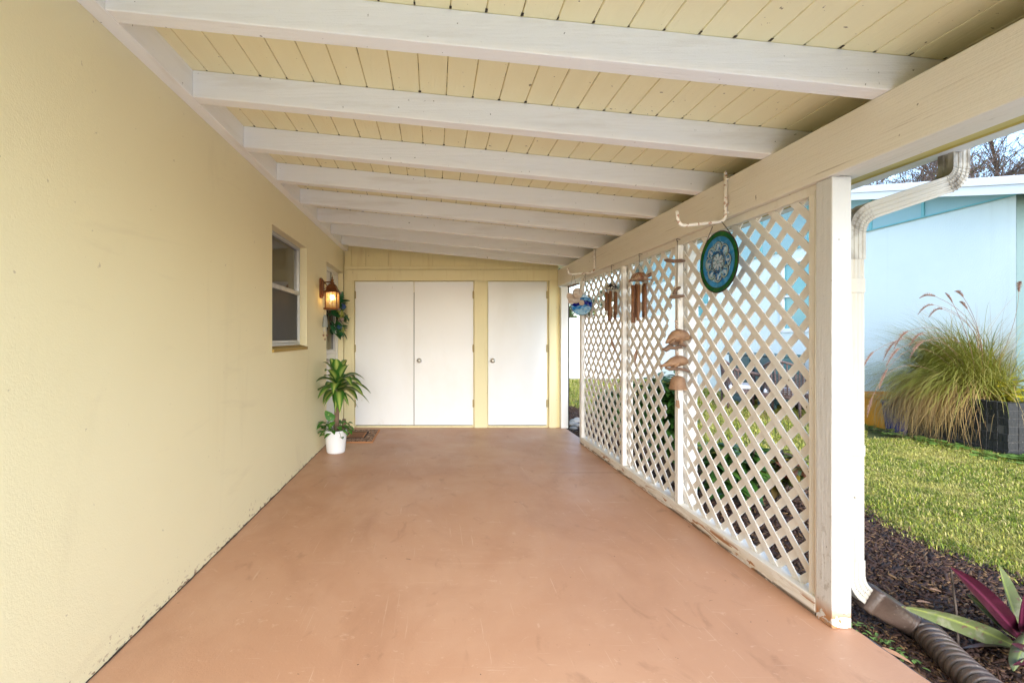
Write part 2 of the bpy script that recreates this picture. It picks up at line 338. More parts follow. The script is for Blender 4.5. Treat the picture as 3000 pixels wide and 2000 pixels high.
# mulch chips (stuff)
def chips(N, y0, y1, s0, s1):
    y = nr.uniform(y0, y1, N); t = nr.uniform(0, 1, N)
    be = np.array([bed_edge(v) for v in y])+nr.normal(0, .05, N)
    x = 1.862 + (be-1.862)*t
    L = nr.uniform(s0, s1, N)*nr.choice([.5, .8, 1, 1.4], N); w = L*nr.uniform(.10, .28, N); h = nr.uniform(.002, .006, N)
    yaw = nr.normal(.35, .75, N); pit = nr.normal(0, .28, N); rol = nr.normal(0, .4, N)
    z = GZ + .014 + nr.uniform(0, .022, N)*np.sin(PI*np.clip(t, .12, .88))
    cy, sy, cp, sp, cr, sr = np.cos(yaw), np.sin(yaw), np.cos(pit), np.sin(pit), np.cos(rol), np.sin(rol)
    ax = np.stack([cy*cp, sy*cp, sp], 1); ay = np.stack([-sy*cr, cy*cr, sr], 1); az = np.cross(ax, ay)
    c = np.stack([x, y, z], 1); V = []
    for (a, b, d) in ((-1,-1,-1),(1,-.6,-1),(1,.6,-1),(-1,1,-1),(-1,-1,1),(1,-.6,1),(1,.6,1),(-1,1,1)):
        V.append(c + ax*(L/2*a)[:, None] + ay*(w/2*b)[:, None] + az*(h/2*d)[:, None])
    V = np.stack(V, 1).reshape(-1, 3)
    q = np.array([(4,5,6,7),(0,1,5,4),(1,2,6,5),(2,3,7,6),(3,0,4,7)])
    return V, (np.arange(N)[:, None, None]*8 + q[None]).reshape(-1, 4)
A = chips(26000, 1.15, 3.3, .022, .062); B = chips(16000, 3.3, 8.9, .03, .075)
o = npmesh('mulch_chips', np.concatenate([A[0], B[0]]), quads=np.concatenate([A[1], B[1]+len(A[0])]), m=m_chips)
tag(o, 'dark brown shredded bark mulch covering the bed beside the carport', 'mulch', kind='stuff')
# pale seed husks and dry bits on the mulch belong to the same litter
# grass (stuff)
def blades(N, x0, x1, y0, y1, l0, l1, wd, keep):
    x = nr.uniform(x0, x1, N); y = nr.uniform(y0, y1, N); k = keep(x, y); x, y = x[k], y[k]; N = len(x)
    az = nr.uniform(0, 2*PI, N); L = nr.uniform(l0, l1, N); lean = nr.uniform(.25, 1.25, N); w = wd*nr.uniform(.6, 1.3, N)
    dx, dy = np.cos(az), np.sin(az); sx, sy = -dy, dx
    b = np.stack([x, y, np.full(N, GZ)], 1)
    hz = np.sin(lean); vz = np.cos(lean)
    side = np.stack([sx*w/2, sy*w/2, np.zeros(N)], 1)
    mid = b + np.stack([dx*hz*L*.45, dy*hz*L*.45, vz*L*.6+.008], 1)
    tip = b + np.stack([dx*hz*L*1.1, dy*hz*L*1.1, np.maximum(vz*L*.75-hz*L*.1, .006)+nr.uniform(0,.02,N)], 1)
    V = np.stack([b-side, b+side, mid+side*.9, mid-side*.9, tip], 1).reshape(-1, 3)
    i = np.arange(N)*5
    return V, np.stack([i, i+1, i+2, i+3], 1), np.stack([i+3, i+2, i+4], 1)
be = np.vectorize(bed_edge)
kp = lambda x, y: (x > np.where(y < 8.9, be(y), 1.9)+nr.normal(0, .06, len(x))) & (x < 6.95)
P = [blades(210000, 2.95, 6.6, 2.2, 5.9, .022, .062, .0058, lambda x, y: kp(x, y) & (x-1.0*y < 1.6) & (x > .86*y)),
     blades(60000, 2.6, 6.95, 3.2, 8.6, .03, .075, .009, lambda x, y: kp(x, y) & (x < .95*y)),
     blades(34000, 1.9, 7.0, 8.0, 14.0, .05, .10, .014, kp),
     blades(9000, 2.9, 3.6, .8, 2.4, .04, .08, .009, kp),
     blades(60000, 3.0, 7.6, .3, 6.2, .025, .07, .0075, lambda x, y: (x > be(y)) & (x >= y+1.5) & ((x < 6.3) | (y < 4.9)))]
off = 0; Vs = []; Q = []; T = []
for V, q, t in P: Vs.append(V); Q.append(q+off); T.append(t+off); off += len(V)
o = npmesh('grass', np.concatenate(Vs), quads=np.concatenate(Q), tris=np.concatenate(T), m=m_grass)
tag(o, 'mown yellow green lawn grass between the two houses', 'grass', kind='stuff')
# ================================================================ HOUSE WALL (left)
house = thing('stucco_house', 'pale yellow stucco house wall along the left of the carport', 'house', (WX, 3, 0))
g = MB()
Y0, Y1 = -1.2, 9.5; TOP = 2.60
wy0, wy1, wz0, wz1 = 3.594, 4.568, 1.178, 2.163; dy0, dy1, dz1 = 5.394, BY-.012, 2.168
def fq(y0, y1, z0, z1): g.add([(WX, y0, z0), (WX, y1, z0), (WX, y1, z1), (WX, y0, z1)], [(0,3,2,1)])
fq(Y0, wy0, -.06, TOP); fq(wy0, wy1, -.06, wz0); fq(wy0, wy1, wz1, TOP); fq(wy1, dy0, -.06, TOP); fq(dy0, dy1, dz1, TOP); fq(dy1, Y1, -.06, TOP)
D = .20
for (a0, a1, z0, z1) in ((wy0, wy1, wz0, wz1), (dy0, dy1, -.02, dz1)):
    g.add([(WX,a0,z0),(WX-D,a0,z0),(WX-D,a0,z1),(WX,a0,z1)], [(0,3,2,1)])
    g.add([(WX,a1,z0),(WX-D,a1,z0),(WX-D,a1,z1),(WX,a1,z1)], [(0,1,2,3)])
    g.add([(WX,a0,z1),(WX-D,a0,z1),(WX-D,a1,z1),(WX,a1,z1)], [(0,3,2,1)])
    g.add([(WX,a0,z0),(WX-D,a0,z0),(WX-D,a1,z0),(WX,a1,z0)], [(0,1,2,3)])
g.add([(WX-D,Y0,-.06),(WX-D,Y1,-.06),(WX-D,Y1,TOP),(WX-D,Y0,TOP)], [(0,1,2,3)])
g.add([(WX,Y0,-.06),(WX-D,Y0,-.06),(WX-D,Y0,TOP),(WX,Y0,TOP)], [(0,1,2,3)])
g.build('wall', m_stucco, house)
g = MB(); g.hexa([(-8,-1.8,3.3),(WX-.02,-1.8,2.70),(WX-.02,10,2.70),(-8,10,3.3),(-8,-1.8,3.4),(WX-.02,-1.8,2.8),(WX-.02,10,2.8),(-8,10,3.4)]); g.build('roof', m_drive, house)
# window
FX = WX-.067
win = MB()
def rectframe(mb, x0, x1, y0, y1, z0, z1, t, tz=None):
    tz = tz or t
    mb.box(x0, x1, y0, y0+t, z0, z1); mb.box(x0, x1, y1-t, y1, z0, z1); mb.box(x0+.001, x1-.001, y0+t, y1-t, z0, z0+tz); mb.box(x0+.001, x1-.001, y0+t, y1-t, z1-tz, z1)
rectframe(win, FX-.05, FX, wy0+.002, wy1-.002, wz0+.012, wz1-.002, .026)
w = win.build('window', m_alu, house, bevel=.003)
w['label'] = 'aluminium single hung window set back in the yellow wall'
g = MB(); g.box(FX-.036, FX+.004, wy0+.028, wy1-.028, 1.683, 1.722); g.box(FX-.03, FX-.004, wy0+.028, wy0+.046, wz0+.04, 1.683); g.box(FX-.03, FX-.004, wy1-.046, wy1-.028, wz0+.04, 1.683); g.box(FX-.029, FX-.005, wy0+.046, wy1-.046, wz0+.04, wz0+.062)
g.build('sash', m_alu, w, bevel=.002)
g = MB(); g.box(FX-.032, FX-.027, wy0+.026, wy1-.026, 1.72, wz1-.026); g.build('pane', m_pane, w)
g = MB(); g.box(FX-.02, FX-.016, wy0+.046, wy1-.046, wz0+.06, 1.685); g.build('insect_screen', m_screen, w)
g = MB(); g.hexa([(FX-.0,wy0-.0,wz0-.03),(WX+.012,wy0+.0,wz0-.03),(WX+.012,wy1,wz0-.03),(FX,wy1,wz0-.03),(FX,wy0,wz0+.016),(WX+.012,wy0,wz0-.004),(WX+.012,wy1,wz0-.004),(FX,wy1,wz0+.016)])
g.build('window_sill', m_sill, w, bevel=.004)
# side door
DX = WX-.072
d = MB(); rectframe(d, DX-.05, DX, dy0+.002, dy1-.002, 0.0, dz1-.002, .05, .055)
door = d.build('side_door', m_vinyl, house, bevel=.003); door['label'] = 'white side door with a dark glass pane behind the wreath'
g = MB()
a0, a1 = dy0+.055, dy1-.055; ga, gb, gz0, gz1 = a0+.12, a1-.14, 1.05, 1.86
g.box(DX-.045, DX-.012, a0, ga, .02, 2.11); g.box(DX-.045, DX-.012, gb, a1, .02, 2.11); g.box(DX-.044, DX-.013, ga, gb, .02, gz0); g.box(DX-.044, DX-.013, ga, gb, gz1, 2.11)
for z0, z1 in ((.18, .90),): rectframe(g, DX-.012, DX-.004, ga+.02, gb-.02, z0, z1, .03)
rectframe(g, DX-.012, DX-.002, ga-.02, gb+.02, gz0-.02, gz1+.02, .022)
g.build('door_leaf', m_vinyl, door, bevel=.003)
g = MB(); g.box(DX-.034, DX-.028, ga, gb, gz0, gz1); g.build('pane', m_black, door)
g = MB()
for k in range(9):
    y = ga+.015+(gb-ga-.03)*k/8; g.ball((DX-.008, y, gz0+.03), .034, 8, (.25, 1, 1))
g.build('lace_curtain', m_vinyl, door, smooth=True)
g = MB(); g.tube([(DX-.012,a0+.06,.98),(DX+.04,a0+.06,.98)], .012); g.ball((DX+.055,a0+.06,.98), .028, 12); g.build('handle', m_brass, door, smooth=True)
g = MB(); g.box(DX-.06, WX+.03, dy0+.001, dy1-.001, .001, .022); g.build('threshold', m_alu, door, bevel=.004)
# ================================================================ STORAGE WALL (back)
store = thing('storage_wall', 'yellow storage room wall with three white doors at the back of the carport', 'storage wall', (.2, BY, 0))
def bx(px): return (px-CX)/F*BY
def bz(py): return H-(py-CY)/F*BY
g = MB()
xs = [bx(p) for p in (1008, 1029.7, 1073, 1139, 1203, 1268, 1333, 1398, 1463, 1528, 1593, 1636)]
for a, b in zip(xs[:-1], xs[1:]): g.box(a+.006, b-.006, BY, BY+.05, bz(788), 2.62)
g.box(xs[0], xs[-1], BY+.016, BY+.045, 1.9, 2.6)
g.box(xs[0], bx(1042), BY+.012, BY+.06, -.02, 2.1); g.box(bx(1384), bx(1431), BY+.012, BY+.06, -.02, 2.1); g.box(bx(1601), xs[-1]+.02, BY+.012, BY+.06, -.02, 2.1)
g.box(xs[0], xs[-1], BY+.055, BY+.1, -.02, 2.62)
g.build('siding', m_siding, store, bevel=.002)
g = MB()
T = .034
zt, zh = bz(824), bz(791)
g.box(xs[0], bx(1636), BY-.012, BY+.0, bz(789), bz(780))
g.box(bx(1016), bx(1631), BY-T, BY+.004, zt+.004, zh)
g.box(bx(1016), bx(1039), BY-T-.002, BY+.004, .0, zt+.004); g.box(bx(1389), bx(1426.5), BY-T-.002, BY+.004, 0, zt+.004); g.box(bx(1607), bx(1628), BY-T-.002, BY+.004, 0, zt+.004)
g.box(bx(1008.5), bx(1015.5), BY-.008, BY+.004, 0, bz(789))
for a, b in ((1042, 1385), (1430, 1602)): g.box(bx(a), bx(b), BY-.018, BY+.03, .0, bz(1246.5))
g.build('casing', m_trim, store, bevel=.003)
def storage_door(pa, pb, hinge_left, knob_px=None, label=None):
    g = MB(); g.box(bx(pa)+.003, bx(pb)-.003, BY-.016, BY+.024, bz(1244), bz(825)-.001)
    d = g.build('door', m_door, store, bevel=.003)
    hx = bx(pa) if hinge_left else bx(pb)
    for z in (1.86, 1.11, .34):
        g = MB(); g.tube([(hx, BY-.026, z-.055), (hx, BY-.026, z+.055)], .0075, 8); g.box(hx-.014, hx+.014, BY-.0245, BY-.0165, z-.05, z+.05)
        g.build('hinge', m_hinge, d, bevel=.001)
    if knob_px:
        c = atY(knob_px, 1056, BY-.016)
        g = MB(); g.lathe(c, [(.033,0),(.034,.004),(.030,.008),(.012,.012),(.012,.03),(.026,.036),(.030,.048),(.026,.06),(.012,.066),(.001,.067)], 20, axis=(0,-1,0))
        g.build('knob', m_brass, d, smooth=True)
    if label: d['label'] = label
    return d
storage_door(1040.5, 1212.8, True); storage_door(1213.2, 1387, False, 1228); storage_door(1429, 1602, False, 1443)
g = MB()
for a, b in ((1040.5, 1387), (1429, 1602)): g.box(bx(a), bx(b), BY+.03, BY+.05, 0, bz(822))
g.build('door_jamb', m_dkmetal, store)
# ================================================================ CARPORT ROOF
roof = thing('carport_roof', 'carport roof of yellow planks on white rafters with a cream beam', 'carport roof', (.3, 3, 2.2))
LX = WX+.068; S = -.0919; RB = 2.477; RH = .136
zr = lambda x: RB + S*(x-LX)           # underside of rafters
zd = lambda x: zr(x) + RH              # underside of planks
RY0, RY1 = -1.0, BY+.6
FASC = 2.24
g = MB(); gg = MB(); P = .1335; x = LX-.06
while x < FASC:
    x1 = min(x+P, FASC); c = .0035
    prof = [(x+c, zd(x+c)), (x1-c, zd(x1-c)), (x1-.0015, zd(x1)+.0045), (x1-.0015, zd(x1)+.035), (x+.0015, zd(x)+.035), (x+.0015, zd(x)+.0045)]
    nseg = 1
    g.prism(prof, 'y', RY0, RY1)
    gg.add([(x1-.004, RY0, zd(x1)+.0055), (x1+.004, RY0, zd(x1)+.0055), (x1+.004, RY1, zd(x1)+.0055), (x1-.004, RY1, zd(x1)+.0055)], [(0,3,2,1)])
    x += P
    if x > LX:
        for k in range(-6, 8):
            yr = 1.676+.607*k+(.045/2.94)*(x-LX)
            if yr < RY0+.05: continue
            w_ = rnd.uniform(.003,.007); l_ = rnd.uniform(.006,.022); zz = zd(x)-.0006
            gg.add([(x-w_, yr-l_, zz), (x+w_, yr-l_*.9, zz), (x+w_*1.1, yr, zz), (x-w_*1.1, yr, zz)], [(0,3,2,1)], mi=1)
dk = g.build('ceiling_planks', m_deck, roof); gg.build('plank_joint', [m_groove, mat('joint_dirt', (.05,.035,.02), .9)], dk)
g = MB(); g.hexa([(-1.6,RY0-.02,zd(-1.6)+.04),(FASC+.05,RY0-.02,zd(FASC+.05)+.04),(FASC+.05,RY1,zd(FASC+.05)+.04),(-1.6,RY1,zd(-1.6)+.04),
                  (-1.6,RY0-.02,zd(-1.6)+.09),(FASC+.05,RY0-.02,zd(FASC+.05)+.07),(FASC+.05,RY1,zd(FASC+.05)+.07),(-1.6,RY1,zd(-1.6)+.09)]); g.build('roofing', m_drive, roof)
RT = .074; SK = .045/2.94
def rafter(yk):
    g = MB(); n = 12; vs = []
    for i in range(n+1):
        xx = LX + (FASC-.004-LX)*i/n; y = yk + SK*(xx-LX)
        wob = .0025*mnoise.noise(Vector((xx*1.5, yk*3, 0)))
        vs += [(xx, y+wob, zr(xx)+wob), (xx, y+RT+wob, zr(xx)+wob), (xx, y+RT+wob, zd(xx)-.001), (xx, y+wob, zd(xx)-.001)]
    fs = [(0,1,2,3)[::-1], tuple(n*4+k for k in (0,1,2,3))]
    for i in range(n):
        o = i*4
        for k in range(4): fs.append((o+k, o+(k+1)%4, o+4+(k+1)%4, o+4+k))
    g.add(vs, [f[::-1] for f in fs]); o = g.build('rafter', m_raf, roof, bevel=.004); return o
KR0 = math.ceil((RY0-1.676)/.607)
for k in range(KR0, 8): rafter(1.676 + .607*k)
g = MB(); g.box(WX, LX, RY0, BY, RB-.001, zd(WX)-.004); g.build('ledger', m_whY, roof, bevel=.004)
BI, BO, BZ0, BZ1 = 1.72, 1.872, 1.974, 2.206
g = MB(); g.box(BI, BI+.046, RY0+.02, BY-.024, BZ0, BZ1); g.box(BI+.047, BO, RY0+.02, BY-.024, BZ0+.003, BZ1)
g.build('header_beam', m_beam, roof, bevel=.005)
g = MB(); g.hexa([(BO+.001,RY0,1.984),(FASC-.001,RY0,2.098),(FASC-.001,RY1,2.098),(BO+.001,RY1,1.984),(BO+.001,RY0,1.996),(FASC-.001,RY0,2.110),(FASC-.001,RY1,2.110),(BO+.001,RY1,1.996)])
g.build('soffit', mat('mustard_soffit', (.56, .43, .10), .6, bumps=[((40,4,40),.3,4)]), roof)
g = MB(); g.box(FASC, FASC+.035, RY0, RY1, 2.10, zd(FASC)+.03); g.build('fascia', mat('mustard_fascia', (.50, .36, .06), .6, bumps=[((40,4,40),.3,4)]), roof, bevel=.004)
g = MB(); GX = FASC+.036
prof = [(GX, 2.10), (GX+.075, 2.10), (GX+.082, 2.135), (GX+.115, 2.165), (GX+.118, 2.21), (GX+.11, 2.21), (GX+.108, 2.17), (GX+.076, 2.14), (GX+.07, 2.105), (GX+.004, 2.105), (GX+.004, 2.23), (GX, 2.23)]
g.prism(prof, 'y', RY0, RY1); g.build('gutter', m_vinyl, roof)
# ================================================================ POSTS
def post(x0, x1, y0, y1, z1, label, m):
    t = thing('wooden_post', label, 'post', ((x0+x1)/2, (y0+y1)/2, 0))
    g = MB(); g.box(x0, x1, y0, y1, .001, z1); g.build('shaft', m, t, bevel=.004); return t
p = post(1.733, 1.818, 1.985, 2.07, BZ0-.001, 'chunky white post with chipped paint at its foot beside the downspout', m_postbase)
g = MB(); g.tube([(1.745, 2.074, .02), (1.745, 2.074, 1.94)], .011, 8); g.build('quarter_round', m_creamZ, p, smooth=True)
g = MB(); g.lathe((1.776, 1.985, 1.28), [(.010,0),(.010,.0015),(.001,.002)], 14, axis=(0,-1,0)); g.build('plug', m_whZ, p)
p2 = post(1.757, 1.856, 6.335, 6.42, BZ0-.001, 'narrow white post between the single storage door and the open gap', m_whZ)
g = MB(); g.box(1.8565, 1.875, 6.34, 6.40, .004, BZ0-.004); g.build('edge_strip', m_dkmetal, p2)
# ================================================================ LATTICE SCREEN
lat = thing('lattice_screen', 'white diagonal lattice screen in a timber frame under the beam', 'lattice screen', (1.78, 3.7, 0))
g = MB(); ny = 60; vs = []; y0, y1 = 2.072, 5.452
g.box(1.733, 1.832, y0, y1, .014, .084); g.box(1.738, 1.80, y0+.01, y1-.01, .0, .0135)
g.build('sill_rail', m_sillpaint, lat, bevel=.005)
g = MB(); g.box(1.752, 1.792, y0, y1, 1.93, BZ0-.0005); g.build('top_rail', m_creamZ, lat, bevel=.003)
for (a, b, back) in ((5.381, 5.453, .0), (4.198, 4.238, .03), (3.243, 3.287, .07)):
    g = MB(); g.box(1.733, 1.7715, a, b, .0845, 1.9295)
    if back: g.box(1.7895, 1.7895+back, a-.02, b+.01, .0845, 1.96)
    g.build('stud', m_whZ, lat, bevel=.003)
g = MB(); g.box(1.748, 1.7715, 2.086, 2.128, .0845, 1.9295); g.build('stud', m_creamZ, lat, bevel=.002)
PL = .1525; HS = .0266
def clip(poly, fn):
    out = []
    for i in range(len(poly)):
        a, b = poly[i], poly[(i+1) % len(poly)]; fa, fb = fn(a), fn(b)
        if fa >= 0: out.append(a)
        if (fa >= 0) != (fb >= 0):
            t = fa/(fa-fb); out.append((a[0]+(b[0]-a[0])*t, a[1]+(b[1]-a[1])*t))
    return out
def lattice(ya, yb, za, zb, s0, d0, ragged=None, sheet=0.):
    g = MB()
    for fam in (0, 1):
        c0 = (s0 if fam == 0 else d0) + PL/2
        for k in range(-60, 70):
            c = c0 + k*PL
            if fam == 0: poly = [(c-HS+9, -9), (c+HS+9, -9), (c+HS-9, 9), (c-HS-9, 9)]
            else: poly = [(c-HS-9, -9), (c+HS-9, -9), (c+HS+9, 9), (c-HS+9, 9)]
            for fn in (lambda p: p[0]-ya, lambda p: yb-p[0], lambda p: p[1]-za, lambda p: zb-p[1]):
                poly = clip(poly, fn)
                if not poly: break
            if poly and ragged:
                ok = True
                for _ in range(1):
                    # where the strip's centre line meets the ragged near edge
                    zc = None
                    for q in range(200):
                        z = za+(zb-za)*q/199; y = (c-z) if fam == 0 else (c+z)
                        if (y-ragged(z)) * ((1 if q == 0 else lasts)) < 0 and q > 0: zc = z; break
                        lasts = 1 if y-ragged(z) >= 0 else -1
                    if zc is not None:
                        ye = ragged(zc); sgn = 1 if fam == 0 else -1
                        # square cut, a little past the crossing
                        mv = -.03
                        poly = clip(poly, lambda p: ((p[0]-ye-mv) - sgn*(p[1]-zc))*1.0)
                    else:
                        zmid = sum(p[1] for p in poly)/len(poly) if poly else 0
                        ymid = sum(p[0] for p in poly)/len(poly) if poly else 0
                        if ymid < ragged(zmid): poly = []
            if len(poly) > 2:
                x0 = 1.7803 if fam == 0 else 1.7722
                x0 += sheet
                g.prism(poly, 'x', x0+(.0015 if fam else 0), x0+.0078-(0 if fam else .0015))
    return g.build('lattice_panel', m_lat, lat)
lattice(2.09, 3.27, .085, 1.945, 2.2246+1.831, 2.2246-1.831)
pm = lattice(3.30, 4.225, .085, 1.945, .05, .02, ragged=lambda z: 3.30+.27*max(0, math.sin(PI*(z-.25)/1.5))**1.0 if .25 < z < 1.75 else 3.28)
pm['label'] = 'middle lattice panel with a bowed ragged edge'
lattice(4.20, 5.44, .085, 1.945, .09, .05)
# ================================================================ HOOKS ON THE BEAM
def hook(y, z1, z0, arm, tipz, label):
    t = thing('ladder_hook', label, 'hook', (BI, y, z0), 'white hooks screwed to the beam')
    g = MB(); X = BI-.014
    pts = fillet([(X, y, z1), (X, y, z0), (X-arm, y+.0, z0-.028), (X-arm-.012, y, tipz)], .045, 6)
    g.tube(pts, .0095, 10); g.tube([(X, y, z1-.004), (X, y, z1+.012), (X, y, z1+.02)], [.0095, .008, .003], 10)
    g.build('hook_bar', m_rusthook, t, smooth=True)
    for zz in (z1-.03, z0+.10, z0+.05):
        g = MB(); g.tube([(BI-.002, y-.012, zz), (BI-.012, y-.008, zz), (BI-.012, y+.008, zz), (BI-.002, y+.012, zz)], .005, 6); g.build('staple', m_rusthook, t, smooth=True)
    return t
hook(2.67, 2.225, 1.95, .275, 2.01, 'bent white hook on the beam holding the green rimmed glass disc')
hook(4.866, 2.216, 1.964, .275, 2.005, 'bent white hook on the beam holding the shells and blue wave disc')
# ================================================================ STAINED GLASS DISC
c = Vector((1.663, 2.67, 1.711)); R = .178
sg = thing('stained_glass_disc', 'round stained glass suncatcher with green rim and pale flower centre', 'suncatcher', c)
def ring(mb, r0, r1, a0=0, a1=2*PI, n=48, dx=0., cc=None, th=.0035):
    cc = cc or c; ps = []
    for i in range(n+1):
        a = a0+(a1-a0)*i/n; ps.append((math.cos(a), math.sin(a)))
    vs = []
    for (u, v) in ps: vs += [(cc.x+dx-th/2, cc.y+u*r0, cc.z+v*r0), (cc.x+dx-th/2, cc.y+u*r1, cc.z+v*r1), (cc.x+dx+th/2, cc.y+u*r1, cc.z+v*r1), (cc.x+dx+th/2, cc.y+u*r0, cc.z+v*r0)]
    fs = []
    for i in range(n):
        o = i*4
        for k in range(4): fs.append((o+k, o+(k+1)%4, o+4+(k+1)%4, o+4+k))
    fs += [(0,1,2,3), tuple(n*4+k for k in (3,2,1,0))]
    mb.add(vs, fs)
def arc_tube(mb, cy, cz, r, a0, a1, rad=.0022, n=14, dx=0, ry=1., rz=1., rot=0.):
    pts = []
    for i in range(n+1):
        a = a0+(a1-a0)*i/n; u, v = r*ry*math.cos(a), r*rz*math.sin(a)
        pts.append((c.x+dx, c.y+cy+u*math.cos(rot)-v*math.sin(rot), c.z+cz+u*math.sin(rot)+v*math.cos(rot)))
    mb.tube(pts, rad, 5, caps=True)
g = MB(); ring(g, .150, .176); g.build('green_rim', glassy('green_glass', (.02, .21, .07), .3, [((25,25,25), .45, .65, (.06, .28, .05))]), sg)
g = MB(); ring(g, .118, .150); g.build('blue_band', glassy('sky_blue_glass', (.06, .38, .66), .35, [((18,18,18), .45, .65, (.16, .55, .76))]), sg)
g = MB(); ring(g, .0, .1185, n=40, th=.003); g.build('inner_glass', glassy('pale_mixed_glass', (.60, .82, .90), .4, [((28,30,30), .50, .56, (.08, .33, .66)), ((33,42,42), .58, .62, (.05, .16, .32))]), sg)
ld = MB()
for r in (.178, .150): arc_tube(ld, 0, 0, r, 0, 2*PI, .0035 if r > .17 else .0024, 48)
for k in range(8):
    a = 2*PI*k/8+PI/2
    u, v = math.cos(a), math.sin(a)
    arc_tube(ld, u*.082, v*.082, .038, a-PI*.62, a+PI*.62, .0032, 14); arc_tube(ld, u*.082, v*.082, .029, a-PI*.62, a+PI*.62, .0018, 12)
    if k % 2 == 0: ld.tube([c+Vector((0, u*.12, v*.12)), c+Vector((0, u*.178, v*.178))], .002, 5)
    for w_ in (-.5, 0, .5):
        b = c+Vector((0, u*.062, v*.062)); t_ = c+Vector((0, math.cos(a+w_*.36)*.105, math.sin(a+w_*.36)*.105)); ld.tube([b, t_], .0016, 4)
for k in range(12):
    a = 2*PI*(k+.5)/12; ld.tube([c+Vector((0, math.cos(a)*.150, math.sin(a)*.150)), c+Vector((0, math.cos(a)*.178, math.sin(a)*.178))], .0018, 4)
for r in (.062, .053): arc_tube(ld, 0, 0, r, 0, 2*PI, .0028, 32)
for k in range(8):
    a = 2*PI*k/8; u, v = math.cos(a), math.sin(a); arc_tube(ld, u*.030, v*.030, 0.020, 0, 2*PI, .0024, 14, ry=1, rz=.48, rot=a)
ld.build('lead_lines', m_dkmetal, sg, smooth=True)
m_petal = glassy('pale_petal_glass', (.78, .86, .92), .3)
g = MB()
for k in range(8):
    a = 2*PI*k/8; u, v = math.cos(a), math.sin(a); poly = []
    for i in range(12):
        b = 2*PI*i/12; q, s_ = .019*math.cos(b), .0085*math.sin(b); poly.append((c.y+u*(.030+q)-v*s_, c.z+v*(.030+q)+u*s_))
    g.prism(poly, 'x', c.x-.0035, c.x-.002); g.build('petal', m_petal, sg); g = MB()
    a = 2*PI*k/8+PI/2; u, v = math.cos(a), math.sin(a); poly = []
    for i in range(10):
        b = 2*PI*i/10; q, s_ = .017*math.cos(b), .0075*math.sin(b); poly.append((c.y+u*(.09+q)-v*s_, c.z+v*(.09+q)+u*s_))
    g.prism(poly, 'x', c.x-.0035, c.x-.002); g.build('petal', m_petal, sg); g = MB()
for k in range(8):
    a = 2*PI*k/8+PI/2; u, v = math.cos(a), math.sin(a)
    n = 14
    vs = []
    for i in range(n+1):
        b = a-PI*.62+PI*1.24*i/n
        for rr in (.030, .0375): vs.append((c.x-.003, c.y+u*.082+rr*math.cos(b), c.z+v*.082+rr*math.sin(b)))
    g.add(vs, [(2*i, 2*i+1, 2*i+3, 2*i+2) for i in range(n)])
g.build('scallops', glassy('celadon_glass', (.66, .80, .74), .25), sg)
g = MB()
ap = Vector((1.672, 2.67, 1.935))
def chain(mb, a, b, n, r=.0022):
    a, b = Vector(a), Vector(b)
    for i in range(n):
        p = a.lerp(b, (i+.5)/n); d_ = (b-a).normalized()*((b-a).length/n*.72)
        o_ = Vector((.0028, 0, 0)) if i % 2 else Vector((0, .0028, 0))
        mb.tube([p-d_*.5, p-d_*.3+o_, p+d_*.3+o_, p+d_*.5, p+d_*.3-o_, p-d_*.3-o_, p-d_*.5], .0011, 4)
chain(g, ap+Vector((-.03, .02, -.01)), (1.663, 2.67+.152, 1.711+.095), 22); g.build('chain', m_dkmetal, sg); g = MB(); chain(g, ap+Vector((.008, -.0, .018)), (1.663, 2.67-.135, 1.711+.116), 20)
g.build('chain', m_dkmetal, sg)
# ================================================================ WAVE DISC and SHELLS on the far hook
def disc_frame(cc, R, n=40):
    return [(cc.x+R*math.cos(2*PI*i/n), cc.z+R*math.sin(2*PI*i/n)) for i in range(n)]
c2 = Vector((1.590, 4.93, 1.622)); R2 = .117
wv = thing('wave_disc', 'round blue and white glass suncatcher showing waves', 'suncatcher', c2)
def wave_piece(f0, f1, name, m, dy=0.):
    g = MB(); top = []; bot = []
    for i in range(25):
        x = -R2 + 2*R2*i/24; lim = math.sqrt(max(0, R2*R2-x*x))
        a = max(-lim, min(lim, f0(x))); b = max(-lim, min(lim, f1(x)))
        top.append((c2.x+x, c2.z+max(a, b))); bot.append((c2.x+x, c2.z+min(a, b)))
    for i in range(24):
        g.add([(bot[i][0], c2.y+dy, bot[i][1]), (bot[i+1][0], c2.y+dy, bot[i+1][1]), (top[i+1][0], c2.y+dy, top[i+1][1]), (top[i][0], c2.y+dy, top[i][1]),
               (bot[i][0], c2.y+dy+.003, bot[i][1]), (bot[i+1][0], c2.y+dy+.003, bot[i+1][1]), (top[i+1][0], c2.y+dy+.003, top[i+1][1]), (top[i][0], c2.y+dy+.003, top[i][1])],
              [(0,1,2,3),(7,6,5,4),(0,4,5,1),(3,2,6,7)])
    return g.build(name, m, wv)
wl = lambda k, a, p: (lambda x: k + a*math.sin(x*38+p))
wave_piece(lambda x: 1, wl(.072, .006, 0), 'pale_glass', glassy('pale_sky_glass', (.70, .85, .95), .5))
wave_piece(wl(.072, .006, 0), wl(.035, .010, .4), 'blue_glass', glassy('mid_blue_glass', (.04, .25, .62), .3, [((20,20,60), .45, .55, (.25, .60, .85))]))
wave_piece(wl(.035, .010, .4), wl(-.008, .014, .8), 'navy_glass', glassy('navy_glass', (.01, .015, .32), .25, [((12,12,50), .55, .62, (.04, .18, .6))]))
wave_piece(wl(-.008, .014, .8), wl(-.052, .008, 1.6), 'azure_glass', glassy('azure_glass', (.05, .32, .66), .3, [((20,20,40), .5, .58, (.55, .80, .95))]))
wave_piece(wl(-.052, .008, 1.6), lambda x: -1, 'foam_glass', glassy('foam_glass', (.55, .76, .88), .4, [((20,20,50), .5, .6, (.12, .40, .72))]))
